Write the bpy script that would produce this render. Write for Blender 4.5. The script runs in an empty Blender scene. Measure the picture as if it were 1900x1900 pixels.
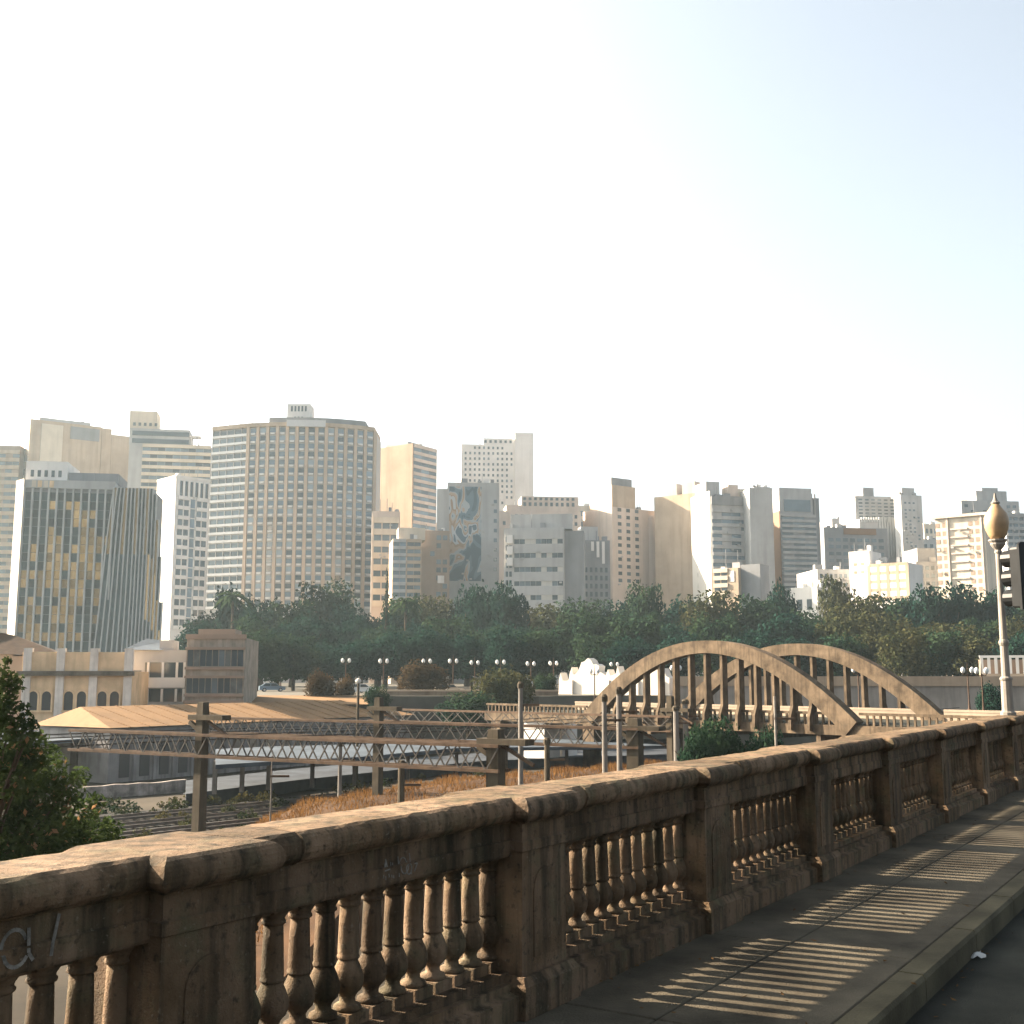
import bpy, math, random
import numpy as np
from mathutils import Vector, Matrix, noise as mnoise

random.seed(7); RNG = np.random.default_rng(7)
SC = bpy.context.scene
COL = SC.collection
PI = math.pi

# ---------------------------------------------------------------- camera, sky, sun, exposure
EYE = 1.65; FPX = 2120.0; PITCH = math.radians(8.2)
cam_d = bpy.data.cameras.new('camera'); cam = bpy.data.objects.new('camera', cam_d); COL.objects.link(cam)
cam.location = (0, 0, EYE); cam.rotation_euler = (PI/2 + PITCH, 0, 0)
cam_d.sensor_width = 36; cam_d.lens = 36*FPX/1900; cam_d.clip_start = .05; cam_d.clip_end = 6000
SC.camera = cam
SUN_AZ = -66.0; SUN_EL = 27.0           # azimuth from the view axis, to the left
world = bpy.data.worlds.new('World'); SC.world = world; world.use_nodes = True
wn = world.node_tree.nodes; wl = world.node_tree.links
sky = wn.new('ShaderNodeTexSky'); sky.sky_type = 'NISHITA'; sky.sun_disc = False
sky.sun_elevation = math.radians(SUN_EL); sky.sun_rotation = math.radians(SUN_AZ)
sky.air_density = .7; sky.dust_density = 10.0; sky.ozone_density = .5; sky.altitude = 800
bgn = wn['Background']; bgn.inputs['Strength'].default_value = .068
hs = wn.new('ShaderNodeHueSaturation'); hs.inputs['Saturation'].default_value = .55     # hazy, washed-out sky
wl.new(sky.outputs['Color'], hs.inputs['Color']); tn = wn.new('ShaderNodeMix'); tn.data_type = 'RGBA'; tn.blend_type = 'MULTIPLY'; tn.inputs[0].default_value = 1; tn.inputs[7].default_value = (.97,1,.94,1)
wl.new(hs.outputs['Color'], tn.inputs[6]); wl.new(tn.outputs[2], bgn.inputs['Color'])
sun_d = bpy.data.lights.new('sun', 'SUN'); sun_d.energy = 5.0; sun_d.angle = math.radians(.9); sun_d.color = (1, .82, .62)
sun = bpy.data.objects.new('sun', sun_d); COL.objects.link(sun)
_a, _e = math.radians(SUN_AZ), math.radians(SUN_EL)
SUNV = Vector((math.sin(_a)*math.cos(_e), math.cos(_a)*math.cos(_e), math.sin(_e)))
sun.rotation_euler = SUNV.to_track_quat('Z', 'Y').to_euler(); sun.location = (-40, 10, 60)
vs = SC.view_settings; vs.view_transform = 'Standard'; vs.look = 'None'; vs.gamma = 1; vs.exposure = 2.75
vs.use_curve_mapping = False
SC.render.engine = 'CYCLES'
SC.cycles.use_denoising = True
SC.cycles.max_bounces = 6; SC.cycles.diffuse_bounces = 3; SC.cycles.glossy_bounces = 2; SC.cycles.transmission_bounces = 4
SC.cycles.volume_bounces = 0; SC.cycles.transparent_max_bounces = 6

# ---------------------------------------------------------------- pixel helpers (photograph is 1900 px wide)
CT, ST = math.cos(PITCH), math.sin(PITCH)
def ray(px, py):
    a, u = px-950.0, 950.0-py
    return a, FPX*CT-u*ST, FPX*ST+u*CT
def at(px, py, Y):
    x, y, z = ray(px, py); t = Y/y
    return Vector((x*t, Y, EYE+z*t))
def onz(px, py, z):
    x, y, w = ray(px, py); t = (z-EYE)/w
    return Vector((x*t, y*t, z))

# ---------------------------------------------------------------- materials
MATS = {}
def nodes(name):
    m = bpy.data.materials.new(name); m.use_nodes = True
    return m, m.node_tree.nodes, m.node_tree.links, m.node_tree.nodes['Principled BSDF']
def mat(name, col, rough=.8, var=.25, scale=1.0, streak=0.0, bump=0.0, bscale=30.0, metal=0.0, tint=None, spec=.08, dark=.35):
    """weathered surface: big blotches, optional vertical grime streaks, fine bump"""
    if name in MATS: return MATS[name]
    col = tuple(c*.68 for c in col)
    m, n, l, b = nodes(name)
    b.inputs['Roughness'].default_value = rough; b.inputs['Metallic'].default_value = metal
    b.inputs['Specular IOR Level'].default_value = spec
    geo = n.new('ShaderNodeNewGeometry')
    t1 = n.new('ShaderNodeTexNoise'); t1.inputs['Scale'].default_value = scale; t1.inputs['Detail'].default_value = 6
    t1.inputs['Roughness'].default_value = .62
    l.new(geo.outputs['Position'], t1.inputs['Vector'])
    c2 = tint if tint else tuple(c*(1-var*1.3) for c in col)
    r1 = n.new('ShaderNodeMix'); r1.data_type = 'RGBA'
    r1.inputs[6].default_value = (*c2, 1); r1.inputs[7].default_value = (*[min(1, c*(1+var*.45)) for c in col], 1)
    mr = n.new('ShaderNodeMapRange'); mr.inputs[1].default_value = .3; mr.inputs[2].default_value = .7
    l.new(t1.outputs['Fac'], mr.inputs[0]); l.new(mr.outputs[0], r1.inputs[0])
    out = r1.outputs[2]
    if streak > 0:
        mp = n.new('ShaderNodeMapping'); mp.inputs['Scale'].default_value = (1, 1, .09)
        l.new(geo.outputs['Position'], mp.inputs['Vector'])
        t2 = n.new('ShaderNodeTexNoise'); t2.inputs['Scale'].default_value = scale*5; t2.inputs['Detail'].default_value = 5
        l.new(mp.outputs[0], t2.inputs['Vector'])
        m2 = n.new('ShaderNodeMapRange'); m2.inputs[1].default_value = .48; m2.inputs[2].default_value = .72; m2.inputs[4].default_value = streak
        l.new(t2.outputs['Fac'], m2.inputs[0])
        r2 = n.new('ShaderNodeMix'); r2.data_type = 'RGBA'; r2.inputs[7].default_value = (*[c*dark for c in col], 1)
        l.new(out, r2.inputs[6]); l.new(m2.outputs[0], r2.inputs[0]); out = r2.outputs[2]
    l.new(out, b.inputs['Base Color'])
    if bump > 0:
        t3 = n.new('ShaderNodeTexNoise'); t3.inputs['Scale'].default_value = bscale; t3.inputs['Detail'].default_value = 8
        l.new(geo.outputs['Position'], t3.inputs['Vector'])
        bp = n.new('ShaderNodeBump'); bp.inputs['Strength'].default_value = bump; bp.inputs['Distance'].default_value = .02
        l.new(t3.outputs['Fac'], bp.inputs['Height']); l.new(bp.outputs[0], b.inputs['Normal'])
    MATS[name] = m
    return m
def glassy(name, col, rough=.12, metal=0.0, spec=.6):
    if name in MATS: return MATS[name]
    m, n, l, b = nodes(name)
    geo = n.new('ShaderNodeNewGeometry'); t = n.new('ShaderNodeTexNoise'); t.inputs['Scale'].default_value = .35
    l.new(geo.outputs['Position'], t.inputs['Vector'])
    r = n.new('ShaderNodeMix'); r.data_type = 'RGBA'; r.inputs[6].default_value = (*[c*.7 for c in col], 1); r.inputs[7].default_value = (*[c*1.25 for c in col], 1)
    l.new(t.outputs['Fac'], r.inputs[0]); l.new(r.outputs[2], b.inputs['Base Color'])
    b.inputs['Roughness'].default_value = rough; b.inputs['Metallic'].default_value = metal; b.inputs['Specular IOR Level'].default_value = spec
    MATS[name] = m
    return m
def leafm(name, c1, c2, trans=.35, scale=.5):
    if name in MATS: return MATS[name]
    m = bpy.data.materials.new(name); m.use_nodes = True; n, l = m.node_tree.nodes, m.node_tree.links
    n.remove(n['Principled BSDF']); o = n['Material Output']
    geo = n.new('ShaderNodeNewGeometry'); t = n.new('ShaderNodeTexNoise'); t.inputs['Scale'].default_value = scale; t.inputs['Detail'].default_value = 4
    l.new(geo.outputs['Position'], t.inputs['Vector'])
    mr = n.new('ShaderNodeMapRange'); mr.inputs[1].default_value = .33; mr.inputs[2].default_value = .67; l.new(t.outputs['Fac'], mr.inputs[0])
    r = n.new('ShaderNodeMix'); r.data_type = 'RGBA'; r.inputs[6].default_value = (*c1, 1); r.inputs[7].default_value = (*c2, 1); l.new(mr.outputs[0], r.inputs[0])
    d = n.new('ShaderNodeBsdfDiffuse'); tr = n.new('ShaderNodeBsdfTranslucent'); mx = n.new('ShaderNodeMixShader'); mx.inputs[0].default_value = trans
    l.new(r.outputs[2], d.inputs[0]); l.new(r.outputs[2], tr.inputs[0]); l.new(d.outputs[0], mx.inputs[1]); l.new(tr.outputs[0], mx.inputs[2])
    l.new(mx.outputs[0], o.inputs['Surface'])
    MATS[name] = m
    return m

# ---------------------------------------------------------------- mesh helpers
class MB:
    def __init__(s): s.v = []; s.f = []
    def add(s, vs, fs):
        o = len(s.v); s.v += [tuple(v) for v in vs]; s.f += [tuple(i+o for i in f) for f in fs]; return s
    def box(s, x0, x1, y0, y1, z0, z1):
        return s.add([(x0,y0,z0),(x1,y0,z0),(x1,y1,z0),(x0,y1,z0),(x0,y0,z1),(x1,y0,z1),(x1,y1,z1),(x0,y1,z1)],
                     [(0,3,2,1),(4,5,6,7),(0,1,5,4),(1,2,6,5),(2,3,7,6),(3,0,4,7)])
    def rings(s, rs, cap=True):
        n = len(rs[0]); v = [p for r in rs for p in r]; f = []
        for k in range(len(rs)-1):
            for i in range(n):
                j = (i+1) % n; f.append((k*n+i, k*n+j, (k+1)*n+j, (k+1)*n+i))
        if cap: f.append(tuple(range(n))[::-1]); f.append(tuple((len(rs)-1)*n+i for i in range(n)))
        return s.add(v, f)
    def lathe(s, prof, n=12, c=(0,0,0), ph=0.0):
        return s.rings([[(c[0]+r*math.cos(ph+2*PI*i/n), c[1]+r*math.sin(ph+2*PI*i/n), c[2]+z) for i in range(n)] for r, z in prof])
    def rect_rings(s, lst):
        return s.rings([[(x0,y0,z),(x1,y0,z),(x1,y1,z),(x0,y1,z)] for x0,x1,y0,y1,z in lst])
    def prism(s, poly, y0, y1):      # poly in (x, z), extruded along y
        n = len(poly); a = [(x,y0,z) for x,z in poly]; b = [(x,y1,z) for x,z in poly]
        return s.add(a+b, [tuple(range(n)), tuple(range(n,2*n))[::-1]]+[(i, n+i, n+(i+1)%n, (i+1)%n) for i in range(n)])
    def slab(s, poly, z0, z1):       # poly in (x, y), counter-clockwise
        n = len(poly); a = [(p[0],p[1],z0) for p in poly]; b = [(p[0],p[1],z1) for p in poly]
        return s.add(a+b, [tuple(range(n))[::-1], tuple(range(n,2*n))]+[(i,(i+1)%n, n+(i+1)%n, n+i) for i in range(n)])
    def bar(s, p, q, w, h=None):
        p, q = Vector(p), Vector(q); h = h or w; d = (q-p).normalized()
        up = Vector((0,0,1)) if abs(d.z) < .95 else Vector((1,0,0))
        a = d.cross(up).normalized()*w/2; b = d.cross(a).normalized()*h/2
        return s.rings([[r+a+b, r-a+b, r-a-b, r+a-b] for r in (p, q)])
    def tube(s, pts, rad, n=6):
        pts = [Vector(p) for p in pts]; rs = []
        for i, p in enumerate(pts):
            d = (pts[min(i+1,len(pts)-1)]-pts[max(i-1,0)]).normalized()
            up = Vector((0,0,1)) if abs(d.z) < .9 else Vector((1,0,0))
            a = d.cross(up).normalized(); b = d.cross(a); r = rad[i] if isinstance(rad,(list,tuple)) else rad
            rs.append([p+(a*math.cos(2*PI*k/n)+b*math.sin(2*PI*k/n))*r for k in range(n)])
        return s.rings(rs)
    def mesh(s, m, smooth=False):
        me = bpy.data.meshes.new('mesh'); me.from_pydata([tuple(v) for v in s.v], [], s.f); me.update()
        if m: me.materials.append(m)
        if smooth: me.polygons.foreach_set('use_smooth', [True]*len(me.polygons))
        return me
    def build(s, name, m, parent=None, loc=(0,0,0), rz=0.0, smooth=False):
        return ob(name, s.mesh(m, smooth), parent, loc, rz)
def ob(name, me, parent=None, loc=(0,0,0), rz=0.0):
    o = bpy.data.objects.new(name, me); COL.objects.link(o); o.location = loc; o.rotation_euler = (0,0,rz)
    if parent: o.parent = parent
    return o
def tag(o, label=None, cat=None, group=None, kind=None):
    if label: o['label'] = label
    if cat: o['category'] = cat
    if group: o['group'] = group
    if kind: o['kind'] = kind
    return o
def thing(name, label, cat, loc=(0,0,0), rz=0.0, group=None):
    return tag(ob(name, None, None, loc, rz), label, cat, group)
def copy_tree(o, parent=None):
    c = o.copy(); COL.objects.link(c); c.parent = parent
    for ch in list(o.children): copy_tree(ch, c)
    return c
BOXC = {}
def cbox(name, m, dx, dy, dz, parent, loc, rz=0.0):     # box piece with shared mesh, centred on loc
    k = (m.name, round(dx,3), round(dy,3), round(dz,3))
    if k not in BOXC: BOXC[k] = MB().box(-dx/2,dx/2,-dy/2,dy/2,-dz/2,dz/2).mesh(m)
    return ob(name, BOXC[k], parent, loc, rz)

# ================================================================ SETTING
# our road runs at 33 degrees to the right of the view; s along it, d to the left of it
AZ = math.radians(33.0); U = Vector((math.sin(AZ), math.cos(AZ), 0)); N = Vector((-U.y, U.x, 0)); RZ = PI/2-AZ
def sd(s, d, z=0.0): return U*s+N*d+Vector((0,0,z))
YARD = -8.0; PLAZA = -.8

m_ground = mat('yard_earth', (.05,.04,.028), .95, .5, .12, bump=.6, bscale=4)
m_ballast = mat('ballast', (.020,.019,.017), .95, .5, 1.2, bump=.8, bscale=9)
m_plaza = mat('plaza_paving', (.13,.12,.10), .9, .3, .2)
m_asph = mat('asphalt', (.042,.043,.035), .9, .35, 1.6, bump=.5, bscale=120)
m_pave = mat('pavement', (.128,.110,.080), .85, .55, 1.1, bump=.5, bscale=70)
m_kerb = mat('kerb_stone', (.11,.096,.062), .85, .4, 1.6, bump=.5, bscale=60)
def m_stone_():
    m, n, l, b = nodes('old_stone')
    geo = n.new('ShaderNodeNewGeometry')
    def noise(sc, det=6, vec=None, rough=.6):
        t = n.new('ShaderNodeTexNoise'); t.inputs['Scale'].default_value = sc; t.inputs['Detail'].default_value = det; t.inputs['Roughness'].default_value = rough
        l.new(vec or geo.outputs['Position'], t.inputs['Vector']); return t.outputs['Fac']
    def ramp(f, a, b_, to=1.0):
        r = n.new('ShaderNodeMapRange'); r.inputs[1].default_value = a; r.inputs[2].default_value = b_; r.inputs[4].default_value = to; l.new(f, r.inputs[0]); return r.outputs[0]
    def mix(c0, c1, f):
        x = n.new('ShaderNodeMix'); x.data_type = 'RGBA'
        for i, c in ((6, c0), (7, c1)):
            if isinstance(c, tuple): x.inputs[i].default_value = (*c, 1)
            else: l.new(c, x.inputs[i])
        l.new(f, x.inputs[0]); return x.outputs[2]
    c = mix((.088,.056,.030), (.172,.115,.074), ramp(noise(2.2), .35, .65))
    c = mix(c, (.082,.080,.046), ramp(noise(5.5), .5, .72, .7))          # grey patches
    mp = n.new('ShaderNodeMapping'); mp.inputs['Scale'].default_value = (1, 1, .08); l.new(geo.outputs['Position'], mp.inputs['Vector'])
    c = mix(c, (.022,.019,.012), ramp(noise(11, 6, mp.outputs[0]), .44, .66, .85))   # grime runs
    c = mix(c, (.022,.019,.013), ramp(noise(26, 8), .56, .7, .75))        # pits and soot specks
    c = mix(c, (.19,.16,.125), ramp(noise(48, 4), .62, .72, .5))
    oi = n.new('ShaderNodeObjectInfo'); mr = n.new('ShaderNodeMapRange'); mr.inputs[3].default_value = .68; mr.inputs[4].default_value = 1.15; l.new(oi.outputs['Random'], mr.inputs[0])
    sc = n.new('ShaderNodeVectorMath'); sc.operation = 'SCALE'; l.new(c, sc.inputs[0]); l.new(mr.outputs[0], sc.inputs['Scale']); c = sc.outputs[0]
    l.new(c, b.inputs['Base Color']); b.inputs['Roughness'].default_value = .88; b.inputs['Specular IOR Level'].default_value = .12
    a = n.new('ShaderNodeMath'); a.operation = 'MULTIPLY_ADD'; a.inputs[1].default_value = .35
    l.new(noise(140, 6), a.inputs[0]); l.new(noise(22, 8, None, .7), a.inputs[2])
    bp = n.new('ShaderNodeBump'); bp.inputs['Strength'].default_value = .75; bp.inputs['Distance'].default_value = .02
    l.new(a.outputs[0], bp.inputs['Height']); l.new(bp.outputs[0], b.inputs['Normal'])
    MATS['old_stone'] = m; return m
m_stone = m_stone_()
m_conc = mat('bridge_concrete', (.155,.114,.076), .88, .5, .9, streak=.75, bump=.6, bscale=6)
m_pole = mat('pole_concrete', (.22,.20,.18), .85, .25, 1.0, streak=.4)
m_poled = mat('pole_concrete_stained', (.09,.072,.05), .85, .3, 1.0, streak=.5)
m_rust = mat('rusty_steel', (.12,.078,.052), .8, .4, 1.5)
m_steel = mat('grey_steel', (.11,.10,.09), .7, .3, 1.5)
m_dirt = mat('dry_slope', (.07,.036,.016), .95, .5, .25, bump=.6, bscale=3)
m_grass = leafm('dry_grass', (.085,.04,.014), (.16,.085,.03), .25, .4)

tag(MB().slab([(-1500,-60),(1500,-60),(1500,1500),(-1500,1500)], YARD-.3, YARD).build('ground', m_ground), kind='structure')
# plaza terrace on the far side of the railway, hill behind it
pe = [at(-900,1300,150), at(420,1300,150), at(1000,1300,146), at(1100,1300,152), at(1500,1300,150), at(3000,1300,150)]
tag(MB().slab([(p.x,p.y) for p in pe]+[(1400,1450),(-1400,1450)], YARD-.1, PLAZA).build('plaza', m_plaza), kind='structure')

# --- our road, pavement, kerb
x0, x1 = -8.0, 70.0
tag(MB().box(x0,x1,-11,1.70,-.6,-.14).build('road', m_asph, None, (0,0,0), RZ), kind='structure')
pv = tag(MB().box(x0,x1,1.855,3.62,-.5,-.03).build('pavement', m_pave, None, (0,0,0), RZ), kind='structure')
for i in range(20):
    a = x0+1.9*i; j = random.uniform(-.002,.002)
    for y_0, y_1 in ((1.862,2.60),(2.608,3.60)):
        MB().rect_rings([(a+.005,a+1.894,y_0,y_1,-.029),(a+.005,a+1.894,y_0,y_1,-.006+j),(a+.012,a+1.887,y_0+.007,y_1-.007,j)]).build('paving_slab', m_pave, pv)
for i in range(26):
    a = x0+1.35*i
    b = MB().rect_rings([(a+.006,a+1.344,1.70,1.85,-.3),(a+.006,a+1.344,1.70,1.85,-.02),(a+.012,a+1.338,1.715,1.848,0.004)])
    b.build('kerb_stone', m_kerb, pv)
tag(MB().box(x0,x1,3.30,3.60,YARD-.2,-.502).build('retaining_wall', m_conc, None, (0,0,0), RZ), 'concrete retaining wall carrying the balustraded road above the yard', 'wall')

# ================================================================ BALUSTRADE
SP = 2.25; S0 = 2.93
bal = thing('balustrade', 'weathered brown stone balustrade with rounded coping along the pavement', 'balustrade', sd(0, 3.17), RZ)
def cope_ring(x, j=0.0):
    # (y, z) profile, front at y = 0
    P = [(.085,.915),(.05,.925),(.045,.945)]
    for k in range(9):
        a = math.radians(-90+145*k/8); P.append((.056-.056*math.cos(a), .990+.060*math.sin(a)))
    P += [(.045,1.050),(.20,1.054),(.355,1.050)]
    for k in range(9):
        a = math.radians(55-145*k/8); P.append((.344+.056*math.cos(a), .990+.060*math.sin(a)))
    P += [(.355,.945),(.35,.925),(.315,.915)]
    return [(x, y+random.uniform(-1,1)*.0018+j, z+random.uniform(-1,1)*.0018) for y, z in P]
def coping(a, b, j):
    n = max(2, int((b-a)/.06)); m = MB().rings([cope_ring(a+(b-a)*k/n, j) for k in range(n+1)])
    o = m.build('coping_stone', m_stone, bal)
    return o
# baluster mesh, 0.56 m tall, stands on z = .2
bm_ = MB().box(-.066,.066,-.066,.066,0,.05)
bm_.lathe([(.058,.05),(.062,.06),(.058,.072),(.036,.082),(.033,.10),(.040,.115),(.060,.135),(.069,.165),(.069,.19),(.058,.22),(.046,.245),(.040,.26)], 12)
bm_.lathe([(.048,.26),(.050,.268),(.046,.276),(.047,.29),(.043,.40),(.040,.475)], 12)
bm_.lathe([(.040,.475),(.050,.482),(.050,.49),(.044,.496),(.046,.505),(.064,.53)], 12)
bm_.box(-.066,.066,-.066,.066,.53,.56)
ME_BAL = bm_.mesh(m_stone)
for _p in ME_BAL.polygons: _p.use_smooth = len(_p.vertices) == 4 and 6 <= _p.index < len(ME_BAL.polygons)-6
cap_r = [(.085,.915),(.05,.925),(.045,.945)]+[(.056-.056*math.cos(math.radians(-90+145*k/8)), .990+.060*math.sin(math.radians(-90+145*k/8))) for k in range(9)]+[(.045,1.050),(.12,1.055)]
for k in range(-4, 17):
    c = S0+SP*k
    # pier with its own cap that breaks forward of the coping
    pier = MB().rect_rings([(c-.215,c+.215,-.005,.405,.19),(c-.215,c+.215,-.005,.405,.78),(c-.225,c+.225,-.015,.415,.785),(c-.225,c+.225,-.015,.415,.83),(c-.215,c+.215,-.005,.405,.836),(c-.215,c+.215,-.005,.405,.92)]).build('pier', m_stone, bal)
    hx, hy = .285, .285
    MB().rings([[(c-hx+i+random.uniform(-.004,.004), .20-hy+i, z), (c+hx-i, .20-hy+i, z), (c+hx-i, .20+hy-i, z), (c-hx+i, .20+hy-i, z+random.uniform(-.003,.003))] for i, z in cap_r]).build('pier_cap', m_stone, pier)
    MB().rect_rings([(c-.27,c+.27,-.06,.46,0),(c-.27,c+.27,-.06,.46,.15),(c-.24,c+.24,-.03,.43,.19)]).build('pier_base', m_stone, pier)
    arch = [(c-.11,.26),(c+.11,.26)]+[(c+.11*math.cos(PI*q/10), .58+.11*math.sin(PI*q/10)) for q in range(11)]
    MB().prism(arch, -.012, -.004).build('arched_panel', m_stone, pier)
    a, b = c+.22, c+SP-.22
    # bay: plinth, bottom rail, balusters, frieze, coping in two stones
    MB().rect_rings([(a-.02,b+.02,-.02,.42,0),(a-.02,b+.02,-.02,.42,.11),(a-.02,b+.02,.03,.37,.125),(a-.02,b+.02,.03,.37,.16)]).build('plinth', m_stone, bal)
    MB().rect_rings([(a-.02,b+.02,.075,.325,.158),(a-.02,b+.02,.075,.325,.2)]).build('bottom_rail', m_stone, bal)
    gap = (b-a)/12
    for q in range(13):
        if q in (0, 12) and k > 10: continue
        ob('baluster', ME_BAL, bal, (a+gap*q, .20+random.uniform(-.002,.002), .2), 0)
    fr = MB().rect_rings([(a-.02,b+.02,.06,.34,.758),(a-.02,b+.02,.055,.345,.77),(a-.02,b+.02,.055,.345,.835),(a-.02,b+.02,.068,.332,.84),(a-.02,b+.02,.068,.332,.92)])
    fr.build('frieze', m_stone, bal)
    coping(a-.02, a+.245, .004); coping(a+.252, b+.02, -.002)
# graffiti scratched and sprayed on two friezes
m_tag = mat('chalky_paint', (.25,.23,.20), .9, .5, 30)
def scribble(bayk, strokes, x_off, z0, scale, w):
    m = MB(); c = S0+SP*bayk+.22
    for st in strokes:
        pts = [(c+x_off+x*scale, z0+z*scale) for x, z in st]
        for p, q in zip(pts[:-1], pts[1:]):
            d = Vector((q[0]-p[0], q[1]-p[1])); n_ = Vector((-d.y, d.x)).normalized()*w
            m.add([(p[0]-n_.x,0,p[1]-n_.y),(q[0]-n_.x,0,q[1]-n_.y),(q[0]+n_.x,0,q[1]+n_.y),(p[0]+n_.x,0,p[1]+n_.y)], [(0,1,2,3)])
    return m
circ = lambda cx, cz, r, a0=0, a1=360, n=14: [(cx+r*math.cos(math.radians(a0+(a1-a0)*i/n)), cz+r*1.25*math.sin(math.radians(a0+(a1-a0)*i/n))) for i in range(n+1)]
for bk, xo, strokes, sc_, w in (
    (0, .80, [[(0,.1),(.35,1)],[(.2,0),(.35,1),(.5,.1)],[(.1,.45),(.55,.5)],[(.7,.05),(.75,.8)],[(.85,.0),(.9,.75)],[(1.3,0),(1.35,1)],circ(1.75,.5,.32),[(2.3,0),(2.3,1.05)],circ(2.1,.3,.22),[(2.55,.5),(2.8,.5),(2.55,.1)]], .085, .0032),
    (-1, 1.31, [circ(0,.42,.36,20,330),[(.40,.85),(.36,.25),(.50,.05)],[(1.05,.35),(1.28,1.05)],[(1.05,.35),(1.02,.05)],circ(-.95,.42,.36)], .12, .006)):
    for st in strokes:
        m = scribble(bk, [st], xo, .785, sc_, w); m.v = [(x, .0525 if z < .836 else .0655, z) for x, _, z in m.v]
        m.build('graffiti_stroke', m_tag, bal)

# ================================================================ LAMP ON THE BALUSTRADE, TRAFFIC LIGHT
m_alu = mat('pale_paint', (.30,.27,.235), .5, .25, 3, streak=.3)
m_globe = mat('amber_globe', (.42,.28,.15), .45, .25, 4, spec=.4)
m_dark = mat('black_metal', (.018,.019,.02), .35, .3, 3)
p = onz(1846, 1327, 1.05); s_ = p.dot(U)
LP = sd(s_, 3.37, 1.054); kpx = LP.y/2142
lamp = thing('street_lamp', 'pale old street lamp with a single amber teardrop globe on the balustrade', 'street lamp', LP)
lamp.scale = (.95,.95,.86)
MB().lathe([(.125,0),(.125,.05),(.10,.07),(.092,.10),(.088,.62),(.10,.64),(.10,.67),(.07,.70)], 12).build('base', m_alu, lamp, smooth=False)
MB().lathe([(.068,.70),(.064,1.25),(.075,1.27),(.085,1.31),(.075,1.35),(.06,1.37),(.048,2.95),(.06,2.97),(.06,3.0),(.05,3.02)], 12).build('shaft', m_alu, lamp)
MB().lathe([(.05,3.02),(.09,3.07),(.12,3.12),(.12,3.15),(.15,3.19),(.15,3.215)], 14).build('globe_holder', m_alu, lamp)
MB().lathe([(.10,3.21),(.145,3.30),(.185,3.42),(.20,3.53),(.195,3.62),(.17,3.70),(.125,3.77),(.085,3.83),(.06,3.88)], 18).build('globe', m_globe, lamp, smooth=True)
MB().lathe([(.07,3.885),(.075,3.91),(.045,3.94),(.025,4.0),(.012,4.09)], 10).build('finial', m_alu, lamp)
TP = sd(19.3, 1.95, 0); tl = thing('traffic_light', 'black traffic light turned away on a slim pale pole beside the amber lamp', 'traffic light', TP)
# stands on the pavement edge; heads face along the road
q = at(1888, 1070, 0.0001); TY = at(1912, 1070, 17.2); TP2 = Vector((TY.x, TY.y, 0)); tl.location = TP2
MB().lathe([(.09,0),(.09,.03),(.055,.05),(.05,2.5),(.045,3.9)], 10).build('pole', m_alu, tl, (.10,.05,0))
zc = TY.z
MB().rect_rings([(-.25,.25,-.02,.02,zc-.50),(-.25,.25,-.02,.02,zc+.48),(-.2,.2,-.018,.018,zc+.52)]).build('backplate', m_dark, tl, rz=.5)
MB().rect_rings([(-.15,.15,.02,.20,zc-.46),(-.16,.16,.02,.22,zc-.44),(-.16,.16,.02,.22,zc+.42),(-.15,.15,.02,.2,zc+.45)]).build('signal_housing', m_dark, tl, rz=.5)
for k in range(3):
    zz = zc-.30+.30*k; a = .5
    r = []
    for yy in (.22,.42):
        r.append([(.13*math.cos(t)*.98, yy, zz+.13*math.sin(t)) for t in [PI*2*i/14 for i in range(14)]])
    MB().rings(r, cap=False).build('visor', m_dark, tl, rz=a)
MB().bar((0,-.03,zc-.28),(.10,.05,zc-.28),.05).build('bracket', m_alu, tl)
MB().bar((0,-.03,zc+.28),(.10,.05,zc+.28),.05).build('bracket', m_alu, tl)

# ================================================================ RAILWAY YARD
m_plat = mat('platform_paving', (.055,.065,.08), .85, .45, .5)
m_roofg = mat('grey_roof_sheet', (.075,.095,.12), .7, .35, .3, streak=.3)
m_white = mat('white_plaster', (.72,.68,.62), .85, .15, .5, streak=.35)
m_tanroof = mat('tan_roof_sheet', (.25,.15,.075), .85, .18, .35, streak=.35, dark=.6)
m_dkglass = glassy('dark_opening', (.02,.022,.025), .3)
def quad_px(pts, z): return [onz(px, py, z) for px, py in pts]
TA = math.radians(43.5); TU = Vector((math.sin(TA), math.cos(TA), 0)); TN = Vector((-TU.y, TU.x, 0))
def td(s, d, z=0.0): return TU*s+TN*d+Vector((0,0,z))
TRZ = PI/2-TA
# ballast bed and tracks (d measured to the left of a line through the camera, along 30 degrees)
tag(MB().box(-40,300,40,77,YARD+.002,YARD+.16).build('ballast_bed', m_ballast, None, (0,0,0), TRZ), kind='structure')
m_rail = mat('rail_steel', (.20,.17,.15), .45, .3, 2, metal=.6)
m_sleep = mat('sleeper_wood', (.05,.04,.032), .9, .4, 2)
for i, (d, s1) in enumerate(((51.5,22),(56,30),(60.5,42),(65,260),(69.2,260),(73.2,260))):
    t = thing('railway_track', '%s steel railway track on dark ballast counted from the balustraded road' % ('first','second','third','fourth','fifth','sixth')[i], 'railway track', td(0,d,YARD+.16), TRZ, 'railway tracks in the yard')
    for y in (-.8, .8): MB().box(-40,s1,y-.04,y+.04,.06,.24).build('rail', m_rail, t)
    sl = MB()
    for q in range(int((s1+40)/.75)): sl.box(-40+q*.75,-39.75+q*.75,-1.25,1.25,.0,.07)
    tag(sl.build('sleeper', m_sleep, t), kind='stuff')
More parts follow.
